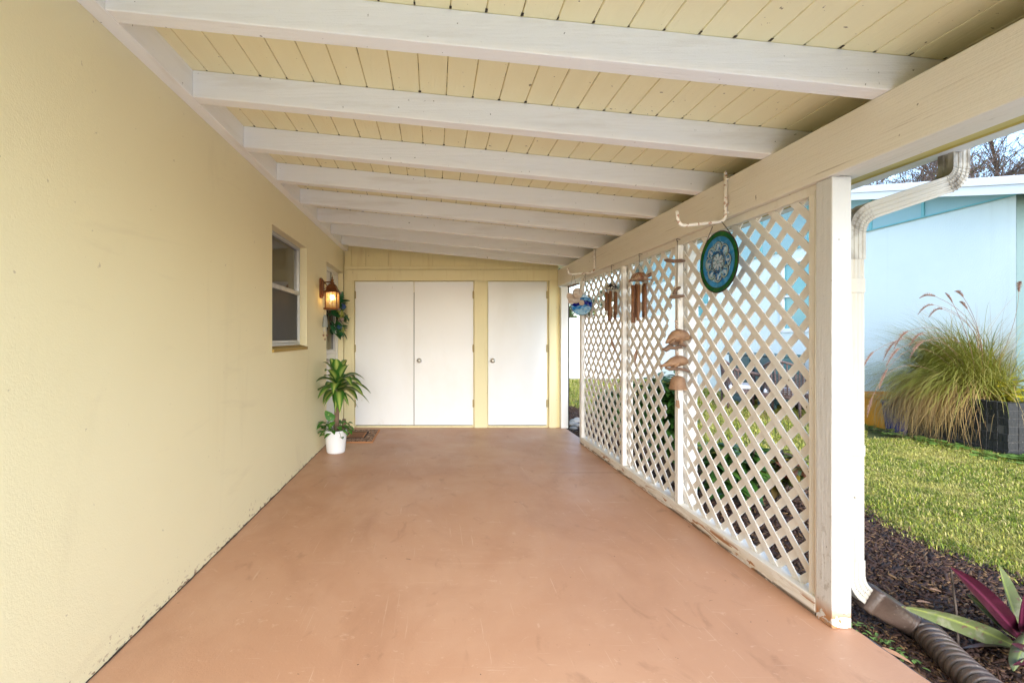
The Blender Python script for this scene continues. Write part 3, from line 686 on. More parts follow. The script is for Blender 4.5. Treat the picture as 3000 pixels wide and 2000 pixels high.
g = MB(); pts = [(c2.x+R2*math.cos(2*PI*i/48), c2.y, c2.z+R2*math.sin(2*PI*i/48)) for i in range(49)]; g.tube(pts, .003, 6)
for k, a, p in ((.072,.006,0),(.035,.010,.4),(-.008,.014,.8),(-.052,.008,1.6)):
    g.tube([(c2.x+x, c2.y-.001, c2.z+wl(k,a,p)(x)) for x in np.linspace(-math.sqrt(R2*R2-k*k), math.sqrt(R2*R2-k*k), 20)], .0014, 4)
g.build('lead_rim', m_dkmetal, wv, smooth=True)
g = MB(); g.tube([(c2.x-.03, c2.y, c2.z+.112), (1.615, 4.868, 1.955)], .0012, 4); g.tube([(c2.x+.03, c2.y, c2.z+.112), (1.615, 4.868, 1.955)], .0012, 4); g.build('hanging_wire', m_dkmetal, wv)
SH = Vector((1.482, 4.866, 1.95))
sh = thing('shell_chime', 'hanging string of pale flat shells below a driftwood stick', 'wind chime', SH)
m_shell = mat('capiz_shell', (.68, .56, .45), .3, layers=[((26,26,60), 4, .45, .7, (.50, .30, .19), .6, None, .3), ((9,9,40), 3, .5, .6, (.80, .74, .68), .7, None, .2)], transl=.35)
m_drift = mat('driftwood', (.20, .125, .085), .85, layers=[((40,12,40), 5, .45, .7, (.09, .055, .04), .7, None, .4)], bumps=[((60,20,60), .6, 5)])
m_string = mat('dark_string', (.04, .03, .025), .9)
g = MB()
for k in (-1, 1): g.tube([SH, SH+Vector((k*.03, 0, -.125))], .0013, 4)
for dx, dy, a, b in ((.03,.0,-.13,-.16),(-.03,-.02,-.13,-.19),(.0,.02,-.13,-.24),(.055,-.03,-.13,-.22)): g.tube([SH+Vector((dx,dy,a)), SH+Vector((dx,dy,b))], .0009, 4)
g.build('string', m_string, sh)
g = MB(); pts = [SH+Vector((x, .004*math.sin(x*60), -.128+.006*math.sin(x*40)+x*.15)) for x in np.linspace(-.062, .066, 9)]; g.tube(pts, [.006,.011,.013,.010,.014,.012,.009,.011,.004], 8); g.build('driftwood_stick', m_drift, sh, smooth=True)
for (dx, dy, dz, r) in ((.034,-.03,-.215,.058), (.025,.01,-.27,.052), (-.038,.0,-.245,.040), (-.03,-.012,-.30,.034), (.075,-.035,-.315,.030)):
    g = MB(); g.lathe(SH+Vector((dx,dy,dz)), [(.004,-.006),(r*.5,-.004),(r*.9,.0),(r,.002),(r*.9,.003),(r*.5,.0),(.004,-.001)], 20, axis=(.12, -1, .1)); g.build('shell', m_shell, sh, smooth=True)
# ================================================================ BAMBOO CHIMES
m_bam = mat('bamboo', (.235, .105, .048), .45, layers=[((30,30,7), 4, .45, .7, (.12, .05, .025), .7, None, .3), ((12,12,60), 3, .62, .68, (.38, .21, .10), .6, None, .2)])
m_bamin = mat('bamboo_inside', (.45, .28, .14), .7)
m_coco = mat('painted_coconut', (.012, .012, .014), .35, layers=[((38,38,38), 2, .53, .56, (.72, .66, .55), .9, None, .8)])
m_turt = mat('carved_turtle', (.22, .085, .04), .38, layers=[((34,34,34), 3, .5, .54, (.42, .30, .20), .8, None, .8), ((60,60,60), 3, .58, .62, (.04, .02, .015), .8, None, .3)])
def tubes(t, c, n, r, ztop, zlo, R, seed):
    rr = random.Random(seed)
    for k in range(n):
        a = 2*PI*k/n+.4; p = c+Vector((R*math.cos(a), R*math.sin(a), 0)); zb = zlo+rr.uniform(0, .10)
        z0 = ztop+rr.uniform(-.012, .012); g = MB(); rad = r*rr.uniform(.9, 1.12)
        m = 12; vs = []
        cutL = rr.uniform(.07, .12); fa = rr.uniform(0, 2*PI)
        zs = [zb, zb+.004, (zb+z0)/2-.002, (zb+z0)/2, (zb+z0)/2+.002, z0]
        for i, z in enumerate(zs):
            kk = 1.06 if i == 3 else 1.
            for q in range(m):
                b = 2*PI*q/m; zz = z
                if i <= 1: zz = z + (0 if math.cos(b-fa) < .15 else cutL*(math.cos(b-fa)-.15))
                vs.append((p.x+rad*kk*math.cos(b), p.y+rad*kk*math.sin(b), zz))
        for i, z in enumerate(reversed(zs)):
            for q in range(m):
                b = 2*PI*q/m; zz = z
                if i >= 4: zz = z + (0 if math.cos(b-fa) < .15 else cutL*(math.cos(b-fa)-.15))
                vs.append((p.x+rad*.72*math.cos(b), p.y+rad*.72*math.sin(b), zz))
        nz = 12; fs = [(i*m+q, i*m+(q+1)%m, ((i+1)%nz)*m+(q+1)%m, ((i+1)%nz)*m+q) for i in range(nz) for q in range(m)]
        g.add(vs, fs); g.build('bamboo_tube', m_bam, t, smooth=True)
        g = MB(); g.tube([p+Vector((0,0,z0-.01-p.z+0)), c+Vector((R*.7*math.cos(a), R*.7*math.sin(a), ztop+.03-c.z))], .0012, 4); g.build('string', m_string, t)
hB = Vector((1.700, 4.366, 1.955))
tb = thing('coconut_chime', 'bamboo wind chime hanging under a black patterned coconut cup', 'wind chime', hB)
g = MB(); g.tube(fillet([hB+Vector((.02,0,.0)), hB+Vector((-.008,0,.006)), hB+Vector((-.008,0,-.02)), hB+Vector((.002,0,-.012))], .006, 3), .0022, 5)
g.tube([hB+Vector((-.006,0,-.015)), hB+Vector((-.006,0,-.10))], .0018, 5)
for k in range(3): g.tube([hB+Vector((-.006,0,-.10)), hB+Vector((-.006+.04*math.cos(2.1*k), .04*math.sin(2.1*k), -.19))], .0012, 4)
g.tube([hB+Vector((-.006,0,-.19)), hB+Vector((-.006,0,-.80))], .0009, 4)
g.build('hanger', m_string, tb)
cB = hB+Vector((-.006, 0, 0))
g = MB(); g.lathe((cB.x, cB.y, 1.726), [(.058,0),(.059,.004),(.056,.022),(.046,.042),(.028,.056),(.008,.062)], 24); g.build('coconut_cup', m_coco, tb, smooth=True)
tubes(tb, Vector((cB.x, cB.y, 1.70)), 5, .0125, 1.705, 1.42, .046, 3)
g = MB(); g.leaf((cB.x, cB.y, 1.25), (.25,-.2,-1), .13, .03, 0, 6, .4, 'lance', side=(1,0.2,0)); g.build('sail', m_bam, tb)
hC = Vector((1.700, 3.770, 1.955))
tcq = thing('turtle_chime', 'bamboo wind chime hanging under a carved brown turtle', 'wind chime', hC)
g = MB(); g.tube(fillet([hC+Vector((.02,0,.0)), hC+Vector((-.008,0,.006)), hC+Vector((-.008,0,-.02)), hC+Vector((.002,0,-.012))], .006, 3), .0022, 5)
g.tube([hC+Vector((-.006,0,-.015)), hC+Vector((-.006,0,-.08))], .0018, 5)
for k in range(3): g.tube([hC+Vector((-.006,0,-.08)), hC+Vector((-.006+.05*math.cos(2.1*k), .05*math.sin(2.1*k), -.165))], .0012, 4)
g.tube([hC+Vector((-.006,0,-.19)), hC+Vector((-.006,0,-.82))], .0009, 4)
g.build('hanger', m_string, tcq)
cC = Vector((hC.x-.006, hC.y, 1.738))
g = MB(); g.lathe(cC, [(.062,0),(.068,.006),(.066,.024),(.056,.046),(.036,.063),(.010,.070)], 24); g.build('turtle_shell', m_turt, tcq, smooth=True)
g = MB(); g.tube([cC+Vector((.05,-.02,.03)), cC+Vector((.085,-.03,.05)), cC+Vector((.112,-.035,.058)), cC+Vector((.122,-.036,.056))], [.018,.020,.022,.008], 10, squash=.8); g.build('turtle_head', m_turt, tcq, smooth=True)
for (dx, dy) in ((-.105,-.04), (.075,-.07), (-.06,.07), (.06,.06)):
    g = MB(); g.tube([cC+Vector((dx*.4,dy*.4,.006)), cC+Vector((dx*.75,dy*.8,.004)), cC+Vector((dx,dy,-.006))], [.028,.022,.006], 10, squash=.3); g.build('flipper', m_turt, tcq, smooth=True)
tubes(tcq, Vector((cC.x, cC.y, 1.70)), 5, .0135, 1.705, 1.385, .048, 9)
g = MB(); g.leaf((cC.x-.02, cC.y, 1.17), (-.15,-.1,-1), .12, .03, -.05, 6, .4, 'lance', side=(1,0.2,0)); g.build('sail', m_bam, tcq)
# ================================================================ MANATEE CHIME
hD = Vector((1.700, 3.187, 1.953))
md = thing('manatee_chime', 'clay manatee wind chime strung with driftwood pieces and a small bell', 'wind chime', hD)
m_clay = mat('brown_clay', (.30, .175, .10), .6, layers=[((30,30,30), 4, .45, .72, (.15, .075, .04), .65, None, .3), ((14,14,40), 4, .55, .68, (.48, .31, .19), .5, None, .3)], bumps=[((60,60,60), .3, 4)])
sx = .00239
def MD(px, py, dy=0.): v = atY(px, py, 3.187-.02+dy); return v
g = MB(); g.tube(fillet([hD+Vector((.02,0,.0)), hD+Vector((-.008,0,.006)), hD+Vector((-.008,-.01,-.02)), hD+Vector((.002,0,-.012))], .006, 3), .0022, 5)
g.tube([MD(1985, 705), MD(1984, 764), MD(1983, 850), MD(1982, 940)], .0017, 5); g.tube([MD(1982, 940), MD(1984, 1000), MD(1985, 1060), MD(1986, 1105)], .0014, 5)
g.tube([MD(1986, 1138), MD(1986, 1165)], .0012, 5); g.tube([MD(1986,1160), MD(1983,1175)], .001, 4); g.tube([MD(1986,1160), MD(1989,1175)], .001, 4)
g.build('string', m_string, md)
g = MB()
g.tube([MD(1946,762), MD(1955,763), MD(1975,765), MD(1996,764), MD(2007,764)], [.006,.0125,.013,.013,.006], 10)
g.build('driftwood_bar', m_drift, md, smooth=True)
g = MB(); g.tube([MD(1962,870), MD(1972,870), MD(1990,868), MD(2000,867), MD(2006,867)], [.006,.014,.013,.010,.003], 10)
g.tube([MD(1976,862), MD(1978,852), MD(1984,846), MD(1992,842), MD(1995,841)], [.013,.011,.012,.009,.003], 8); g.build('driftwood_perch', m_drift, md, smooth=True)
for (px, py) in ((1981,941),(1982,950),(1982,958),(1983,1031),(1984,1037),(1986,1091)):
    g = MB(); g.ball(MD(px, py), .0115, 10, (1.1,1,.85)); g.build('bead', m_shell, md, smooth=True)
def manatee(pts, rad, flip, tail, head):
    g = MB(); g.tube([MD(*p) for p in pts], [r*sx for r in rad], 14)
    for f in flip: g.tube([MD(*f[0], -.02), MD(*f[1], -.035), MD(*f[2], -.035)], [6*sx, 5.5*sx, 2*sx], 8, squash=.5)
    for k in (-1, 1): g.ball(MD(head[0]+3, head[1]-3, k*.028), .0025, 6)
    return g.build('manatee', m_clay, md, smooth=True)
manatee([(1951,1005),(1957,999),(1965,992),(1976,986),(1988,983),(2000,984),(2010,987),(2017,991),(2020,993)], [3,6,11,17,20,18,13,8,4], [((1976,992),(1969,1000),(1963,1005)), ((1998,994),(1995,1002),(1991,1006))], 0, (2012,984))
manatee([(1936,1072),(1945,1070),(1957,1066),(1970,1061),(1984,1057),(1996,1056),(2006,1058),(2013,1060)], [3,5,9,14,16,15,12,7], [((1986,1064),(1980,1071),(1975,1074))], 0, (2008,1055))
g = MB(); g.tube([MD(1941,1022), MD(1950,1024), MD(1962,1016), MD(1976,1019), MD(1990,1016), MD(2000,1020)], [.006,.018,.020,.012,.014,.004], 10)
g.tube([MD(1958,1004), MD(1972,1006), MD(1986,1004), MD(1998,1008), MD(2010,1014)], [.006,.015,.012,.016,.008], 8); g.build('driftwood_branch', m_drift, md, smooth=True)
g = MB(); g.tube([MD(1949,1077), MD(1962,1081), MD(1985,1080), MD(2008,1083), MD(2028,1092)], [.007,.012,.010,.011,.006], 8)
g.tube([MD(1966,1078), MD(1985,1070), MD(2006,1064)], [.008,.012,.010], 8); g.build('driftwood_branch', m_drift, md, smooth=True)
b0 = MD(1986, 1140)
g = MB(); g.lathe(b0, [(.057,0),(.059,.004),(.053,.02),(.049,.05),(.043,.075),(.028,.090),(.006,.095)], 22, caps=False); g.lathe(b0+Vector((0,0,-.001)), [(.056,.002),(.047,.05),(.03,.08),(.004,.088)], 22, caps=False); g.build('bell', m_clay, md, smooth=True)
pc = [MD(1981,1172), MD(1989,1172), MD(1991,1190), MD(1990,1197), MD(1980,1189)]
g = MB(); n = len(pc); g.add([p+Vector((0,-.004,0)) for p in pc]+[p+Vector((0,.004,0)) for p in pc], [tuple(range(n)), tuple(range(2*n-1,n-1,-1))]+[((i+1)%n, i, n+i, n+(i+1)%n) for i in range(n)]); g.build('clapper', m_clay, md)
# ================================================================ WALL LANTERN
lp = Vector((WX, 5.10, 1.82))
ln = thing('wall_lantern', 'lit bronze carriage lantern on the yellow wall by the side door', 'wall lamp', lp)
g = MB(); poly = [(5.10-.045, 1.72), (5.10-.03, 1.705), (5.10+.03, 1.705), (5.10+.045, 1.72), (5.10+.045, 1.915), (5.10+.03, 1.93), (5.10-.03, 1.93), (5.10-.045, 1.915)]
g.prism(poly, 'x', WX, WX+.022); g.prism([(5.10+(y-5.10)*.7, 1.8175+(z-1.8175)*.82) for y, z in poly], 'x', WX+.022, WX+.04); g.build('backplate', m_bronze, ln, bevel=.004)
LXc = -1.150
g = MB(); g.tube(fillet([(WX+.035,5.10,1.88),(WX+.09,5.10,1.886),(LXc,5.10,1.89)], .02, 4), .008, 8)
for i in range(2):
    pts = [(WX+.045+.03*math.cos(a)*(1-a/9), 5.10, 1.845+.03*math.sin(a)*(1-a/9)) for a in np.linspace(PI*1.1, -PI*1.0, 18)] if i == 0 else [(WX+.035,5.10,1.765),(WX+.06,5.10,1.768),(LXc-.06,5.10,1.765)]
    g.tube(pts, .0055, 6)
g.build('bracket_arm', m_bronze, ln, smooth=True)
def sq(mb, c, prof):          # square-section lathe
    vs = []
    for (r, z) in prof: vs += [(c[0]-r,c[1]-r,c[2]+z),(c[0]+r,c[1]-r,c[2]+z),(c[0]+r,c[1]+r,c[2]+z),(c[0]-r,c[1]+r,c[2]+z)]
    n = len(prof); fs = [(3,2,1,0), tuple((n-1)*4+k for k in range(4))]+[(i*4+k, i*4+(k+1)%4, (i+1)*4+(k+1)%4, (i+1)*4+k) for i in range(n-1) for k in range(4)]
    mb.add(vs, fs)
lc = (LXc, 5.10, 1.58)
g = MB(); sq(g, lc, [(.082,.185),(.086,.188),(.086,.195),(.062,.212),(.05,.24),(.044,.262),(.03,.282),(.014,.29)]); g.build('lantern_roof', m_bronze, ln, bevel=.003)
g = MB(); g.lathe((lc[0],lc[1],lc[2]+.288), [(.022,0),(.024,.012),(.012,.024),(.018,.034),(.016,.044),(.006,.052),(.009,.062),(.004,.075),(.001,.095)], 12); g.build('finial', m_bronze, ln, smooth=True)
g = MB()
for sxx in (-1, 1):
    for syy in (-1, 1):
        g = MB(); g.box(lc[0]+sxx*.062-.006, lc[0]+sxx*.062+.006, lc[1]+syy*.062-.006, lc[1]+syy*.062+.006, lc[2]+.012, lc[2]+.187); g.build('corner_post', m_bronze, ln)
g = MB(); sq(g, lc, [(.078,-.006),(.082,.0),(.08,.012),(.07,.016)]); g.build('lantern_base', m_bronze, ln, bevel=.003)
g = MB()
for q in range(4):
    for off in (-.018, .018):
        a = q*PI/2; u = Vector((math.cos(a), math.sin(a), 0)); v = Vector((-u.y, u.x, 0)); p = Vector(lc)+u*.0625+v*off
        g.tube([p+Vector((0,0,.016)), p+Vector((0,0,.186))], .0018, 4)
    a = q*PI/2; u = Vector((math.cos(a), math.sin(a), 0)); v = Vector((-u.y, u.x, 0)); p = Vector(lc)+u*.0625+Vector((0,0,.13)); g.tube([p-v*.058, p+v*.058], .0018, 4)
g.build('muntin', m_bronze, ln)
g = MB()
for q in range(4):
    a = q*PI/2; u = Vector((math.cos(a), math.sin(a), 0)); v = Vector((-u.y, u.x, 0)); p = Vector(lc)+u*.0605
    g.add([p-v*.056+Vector((0,0,.016)), p+v*.056+Vector((0,0,.016)), p+v*.056+Vector((0,0,.186)), p-v*.056+Vector((0,0,.186))], [(0,1,2,3)])
gp = bpy.data.materials.new('amber_glass'); gp.use_nodes = True; nt = gp.node_tree; nt.nodes.clear()
o_ = _n(nt,'ShaderNodeOutputMaterial'); tr = _n(nt,'ShaderNodeBsdfTransparent'); tr.inputs[0].default_value = (.95,.78,.48,1); tl = _n(nt,'ShaderNodeBsdfTranslucent'); tl.inputs[0].default_value = (.95,.70,.34,1)
gl = _n(nt,'ShaderNodeBsdfGlossy'); gl.inputs['Roughness'].default_value = .05; m1 = _n(nt,'ShaderNodeMixShader'); m1.inputs[0].default_value = .35; m2 = _n(nt,'ShaderNodeMixShader'); m2.inputs[0].default_value = .05
nt.links.new(tr.outputs[0], m1.inputs[1]); nt.links.new(tl.outputs[0], m1.inputs[2]); nt.links.new(m1.outputs[0], m2.inputs[1]); nt.links.new(gl.outputs[0], m2.inputs[2]); nt.links.new(m2.outputs[0], o_.inputs[0])
g.build('glass_panel', gp, ln)
g = MB(); g.ball((lc[0],lc[1],lc[2]+.135), .024, 14, (1,1,1.2)); g.build('bulb', emit('lit_bulb', (1, .74, .38), 9), ln, smooth=True)
g = MB(); g.lathe((lc[0],lc[1],lc[2]+.155), [(.013,0),(.013,.03)], 12); g.build('socket', m_bronze, ln)
# little bell chime hanging by the lantern
bc = Vector((-1.228, 5.09, 1.66))
bl = thing('bell_chime', 'small grey bell chime with dangling beads beside the lantern', 'wind chime', bc)
g = MB(); g.tube([bc+Vector((.0,0,.10)), bc], .0015, 4); g.tube([bc, bc+Vector((0,0,-.02))], [.004,.008], 6)
for k in (-1, 1): g.tube([bc+Vector((0,0,-.02)), bc+Vector((k*.016,0,-.16))], .0012, 4)
g.build('string', m_string, bl)
for k, l in ((-.018, .36), (.0, .40), (.02, .36)):
    g = MB(); g.tube([bc+Vector((k,0,-.26)), bc+Vector((k,0,-l))], .001, 4); g.build('string', m_string, bl)
g = MB(); g.lathe(bc+Vector((0,0,-.28)), [(.030,0),(.031,.01),(.028,.06),(.022,.115),(.012,.135),(.003,.14)], 16); g.build('bell', mat('weathered_zinc', (.26, .28, .27), .6, layers=[((50,50,30),4,.5,.7,(.14,.15,.15),.6,None,.2)]), bl, smooth=True)
for k, l in ((-.018, .36), (.0, .405), (.022, .36)):
    g = MB(); g.ball(bc+Vector((k,0,-l-.01)), .013, 10); g.build('bead', m_turt, bl, smooth=True)
for k in (-.012, .012):
    g = MB(); g.tube([bc+Vector((k,-.01,-.29)), bc+Vector((k,-.01,-.33))], .005, 6); g.build('small_chime', m_brass, bl)
# ================================================================ WREATH
wc = Vector((-1.335, 5.93, 1.56))
wr = thing('door_wreath', 'leafy green wreath with hydrangea flowers on the white side door', 'wreath', wc)
m_wl = mat('wreath_leaf', (.03, .12, .04), .35, island=[(.012,.07,.02),(.02,.12,.04),(.03,.16,.06),(.05,.12,.03)], transl=.15)
g = MB(); g2 = MB()
for k in range(110):
    a = 2*PI*k/110*1.0+rnd.uniform(-.05,.05); r = .20+rnd.uniform(-.04,.05)
    p = wc+Vector((rnd.uniform(0,.12), r*math.cos(a), r*math.sin(a)))
    dr = Vector((rnd.uniform(.25,1.1), math.cos(a+rnd.uniform(-1.2,1.2)), math.sin(a+rnd.uniform(-1.2,1.2))))
    g.leaf(p, dr, rnd.uniform(.08,.125), rnd.uniform(.045,.065), rnd.uniform(-.1,.25), 5, .2, 'heart', side=dr.cross(Vector((rnd.uniform(-1,1),rnd.uniform(-1,1),1))))
g.build('leaves', m_wl, wr, smooth=True)
g = MB(); pts = [wc+Vector((.02, .2*math.cos(2*PI*i/30), .2*math.sin(2*PI*i/30))) for i in range(31)]; g.tube(pts, .018, 7); g.build('twig_ring', m_bark, wr, smooth=True)
def blossom(c_, R_, m, nm, n=46):
    g = MB()
    for k in range(n):
        d_ = Vector((rnd.gauss(0,1), rnd.gauss(0,1), rnd.gauss(0,1))).normalized(); p = Vector(c_)+d_*R_
        for q in range(4):
            s_ = d_.orthogonal().normalized(); s_.rotate(Matrix.Rotation(q*PI/2+k, 3, d_)); g.leaf(p, s_+d_*.35, .018, .015, .1, 2, .1, 'heart', side=d_.cross(s_))
    return g.build(nm, m, wr)
m_fg = mat('lime_petals', (.42,.46,.12), .6, transl=.3); m_fp = mat('pink_petals', (.70,.52,.50), .6, transl=.3); m_fb = mat('blue_petals', (.16,.26,.62), .6, transl=.3)
blossom(wc+Vector((.125,-.12,.0)), .05, m_fg, 'blossom'); blossom(wc+Vector((.12,-.13,-.10)), .026, m_fp, 'blossom'); blossom(wc+Vector((.12,-.04,-.20)), .042, m_fg, 'blossom'); blossom(wc+Vector((.11,-.09,-.15)), .028, m_fb, 'blossom'); blossom(wc+Vector((.11,.13,.12)), .03, m_fb, 'blossom'); blossom(wc+Vector((.09,.16,-.05)), .02, m_fp, 'blossom')
g = MB(); 
for k in (-.02, .02): g.box(DX+.001, DX+.004, 5.93+k-.006, 5.93+k+.006, 1.76, 2.115)
g.build('wreath_hanger', m_dkmetal, wr)
# ================================================================ POTTED PLANT
pc0 = Vector((-1.092, 5.02, 0))
pp = thing('potted_dracaena', 'striped dracaena with pothos in a white ribbed pot on the floor', 'potted plant', pc0)
prof = [(.094,0),(.100,.004),(.103,.03),(.112,.14),(.119,.236),(.122,.244),(.122,.252),(.112,.252),(.110,.225)]
g = MB(); n = 96
vs = []
for i in range(24):
    t = i/23; z = .002+.25*t; r = .098+.024*t
    if i == 0: r = .092
    for k in range(n):
        a = 2*PI*k/n; rr = r + (.0022*math.sin(24*(a+t*1.3)) if t < .93 else .001)
        vs.append((pc0.x+rr*math.cos(a), pc0.y+rr*math.sin(a), z))
for r, z in ((.114,.252),(.110,.22)):
    for k in range(n): a = 2*PI*k/n; vs.append((pc0.x+r*math.cos(a), pc0.y+r*math.sin(a), z))
fs = [(i*n+k, i*n+(k+1)%n, (i+1)*n+(k+1)%n, (i+1)*n+k) for i in range(25) for k in range(n)]
fs.append(tuple(range(n-1,-1,-1))); g.add(vs, fs); g.build('pot', m_pot, pp, smooth=True)
g = MB(); g.lathe(pc0+Vector((0,0,.2)), [(.111,.0),(.111,.025),(.05,.032),(.001,.033)], 24); g.build('soil', m_soil, pp)
tz = .67; tp = pc0+Vector((.022, 0, tz))
g = MB(); g.tube([pc0+Vector((.0,0,.21)), pc0+Vector((.004,0,.33)), pc0+Vector((.012,0,.48)), pc0+Vector((.018,0,.58)), tp], [.029,.028,.0275,.028,.024], 14); g.build('trunk', m_cane, pp, smooth=True)
g = MB(); g.tube([pc0+Vector((.075,.03,.2)), pc0+Vector((.085,.03,.36))], [.022,.021], 12); g.build('cut_cane', m_cane, pp, smooth=True)
g = MB()
specs = []
for k in range(25):
    t = k/24; el = 1.42-1.15*t+rnd.uniform(-.12,.12); az = k*2.39996+rnd.uniform(-.25,.25)
    L_ = .35+.16*math.sin(PI*min(1, t*.8+.2))+rnd.uniform(-.03,.03)
    d_ = Vector((math.cos(az)*math.cos(el), math.sin(az)*math.cos(el), math.sin(el)))
    base = tp+Vector((0,0,.12*(1-t)+.0))
    droop = .30+.62*math.cos(el)*rnd.uniform(.75,1.15)
    if base.x+d_.x*L_ < WX+.03: L_ *= .75
    g.leaf(base, d_, L_, rnd.uniform(.115,.14), droop, 10, .22, 'lance')
for k in range(7):
    az = k*.9+.3; d_ = Vector((math.cos(az)*.8, math.sin(az)*.8, .15)); g.leaf(tp+Vector((0,0,-.01)), d_, rnd.uniform(.16,.26), .07, 1.0, 8, .25, 'lance')
g.build('crown', m_drac, pp, smooth=True, attr=True)
g = MB(); gs_ = MB()
for k in range(46):
    az = rnd.uniform(0, 2*PI); r0 = rnd.uniform(.02,.105); b = pc0+Vector((r0*math.cos(az), r0*math.sin(az), .23))
    out = rnd.uniform(.02,.115); hgt = rnd.uniform(.0,.13) if out < .08 else rnd.uniform(-.03,.07)
    q = b+Vector((out*math.cos(az), out*math.sin(az), hgt)); gs_.tube([b, (b+q)/2+Vector((0,0,.03)), q], .0022, 4)
    d_ = Vector((math.cos(az+rnd.uniform(-.8,.8)), math.sin(az+rnd.uniform(-.8,.8)), rnd.uniform(-.5,.3))); g.leaf(q, d_, rnd.uniform(.06,.10), rnd.uniform(.045,.07), .35, 6, .22, 'heart')
g.leaf(pc0+Vector((-.02,-.05,.36)), (-.5,-.2,.75), .15, .095, .05, 7, .15, 'heart', side=(1,.3,.5))
gs_.tube([pc0+Vector((0,-.03,.22)), pc0+Vector((-.02,-.05,.36))], .003, 5)
g.build('pothos_leaves', m_pothos, pp, smooth=True); gs_.build('pothos_stems', m_stem, pp)
# ================================================================ DOOR MAT
mt = thing('door_mat', 'mottled brown door mat with a dark framed panel before the side door', 'door mat', (-.98, 5.84, 0))
m_mat = mat('mottled_mat', (.30, .17, .10), .9, layers=[((26,26,5), 4, .50, .56, (.025,.018,.014), .95, None, .6), ((34,30,5), 4, .56, .62, (.60,.45,.33), .8, None, .5)], bumps=[((120,120,120), .5, 3)])
m_mat2 = mat('mat_dark', (.022, .014, .012), .9); m_mat3 = mat('mat_tan', (.50, .22, .09), .9)
g = MB(); g.box(-1.235, -.745, 5.46, 6.21, .001, .011); g.build('mat_base', m_mat3, mt, bevel=.003)
g = MB(); g.box(-1.215, -.765, 5.48, 6.19, .0115, .0145); g.build('mat_field', m_mat, mt)
g = MB(); rectframe(g, -1.1, -.9, 0, 0, 0, 0, 0) if False else None
g.box(-1.13, -.87, 5.66, 5.69, .0148, .017); g.box(-1.13, -.87, 6.01, 6.04, .0148, .017); g.box(-1.13, -1.11, 5.69, 6.01, .0148, .017); g.box(-.89, -.87, 5.69, 6.01, .0148, .017)
for k in range(6): y = 5.715+k*.05; g.box(-1.09, -.91, y, y+.018, .0148, .0165)
g.build('mat_panel', m_mat2, mt)
g = MB(); g.box(-1.108, -.892, 5.692, 6.008, .0146, .0147+.0005); g.build('mat_panel_ground', m_mat3, mt)
# ================================================================ DOWNSPOUT
ds = thing('downspout', 'cream fluted downspout bending from the gutter down beside the white post', 'downspout', (1.885, 2.05, 0))
def sweep(mb, path, hw, hd, y0):
    sec = []
    W = hw
    for (u, v) in ((-W,-hd),(-W*.62,-hd),(-W*.55,-hd+.0025),(-W*.40,-hd+.0025),(-W*.33,-hd),(-W*.08,-hd),(-W*.03,-hd+.0025),(W*.12,-hd+.0025),(W*.17,-hd),(W*.42,-hd),(W*.48,-hd+.0025),(W*.63,-hd+.0025),(W*.70,-hd),(W,-hd),(W,-.3*hd),(W-.004,-.2*hd),(W-.004,.2*hd),(W,.3*hd),(W,hd),(-W,hd),(-W,.3*hd),(-W+.004,.2*hd),(-W+.004,-.2*hd),(-W,-.3*hd)): sec.append((u, v))
    n = len(sec); vs = []
    for i, p in enumerate(path):
        t = (path[min(i+1,len(path)-1)]-path[max(i-1,0)]).normalized(); nn = Vector((t.z, 0, -t.x)) * -1
        for (u, v) in sec: q = p + nn*u*1.0; vs.append((q.x, y0+v, q.z))
    fs = [(i*n+k, i*n+(k+1)%n, (i+1)*n+(k+1)%n, (i+1)*n+k) for i in range(len(path)-1) for k in range(n)]
    fs += [tuple(range(n)), tuple((len(path)-1)*n+k for k in range(n-1,-1,-1))]
    mb.add(vs, fs)
YD = 2.062; XD = 1.886
pu = fillet([Vector((2.352,0,2.115)), Vector((2.352,0,1.972)), Vector((XD,0,1.815)), Vector((XD,0,1.62))], .085, 9)
g = MB(); sweep(g, pu, .0375, .032, YD)
for i in list(range(2, 10)) + list(range(12, 20)):
    p = pu[i]; t = (pu[min(i+1,len(pu)-1)]-pu[max(i-1,0)]).normalized(); nn = Vector((t.z,0,-t.x))
    a = p-nn*.0385; b = p+nn*.0385
    g.tube([Vector((a.x,YD-.0325,a.z)), Vector((b.x,YD-.0325,b.z)), Vector((b.x,YD+.03,b.z)), Vector((a.x,YD+.03,a.z)), Vector((a.x,YD-.0325,a.z))], .0016, 4)
g.build('upper_elbow', m_down2, ds, bevel=0)
g = MB(); sweep(g, [Vector((XD,0,1.62)), Vector((XD,0,1.0)), Vector((XD,0,.27))], .034, .029, YD); g.build('pipe', m_down, ds, bevel=.003)
for z0, z1 in ((1.47, 1.535), (.74, .79)):
    g = MB(); g.box(XD-.0368, XD+.0368, YD-.0318, YD+.0318, z0, z1); g.build('strap', m_down, ds, bevel=.003)
pl = fillet([Vector((XD,0,.275)), Vector((XD,0,.155)), Vector((1.975,0,.085))], .08, 9)
g = MB(); sweep(g, pl, .0365, .031, YD); 
for i in range(2, 10):
    p = pl[i]; t = (pl[min(i+1,len(pl)-1)]-pl[max(i-1,0)]).normalized(); nn = Vector((t.z,0,-t.x)); a = p-nn*.037; b = p+nn*.037
    g.tube([Vector((a.x,YD-.0315,a.z)), Vector((b.x,YD-.0315,b.z)), Vector((b.x,YD+.03,b.z)), Vector((a.x,YD+.03,a.z)), Vector((a.x,YD-.0315,a.z))], .0016, 4)
g.build('lower_elbow', m_down, ds, bevel=.002)
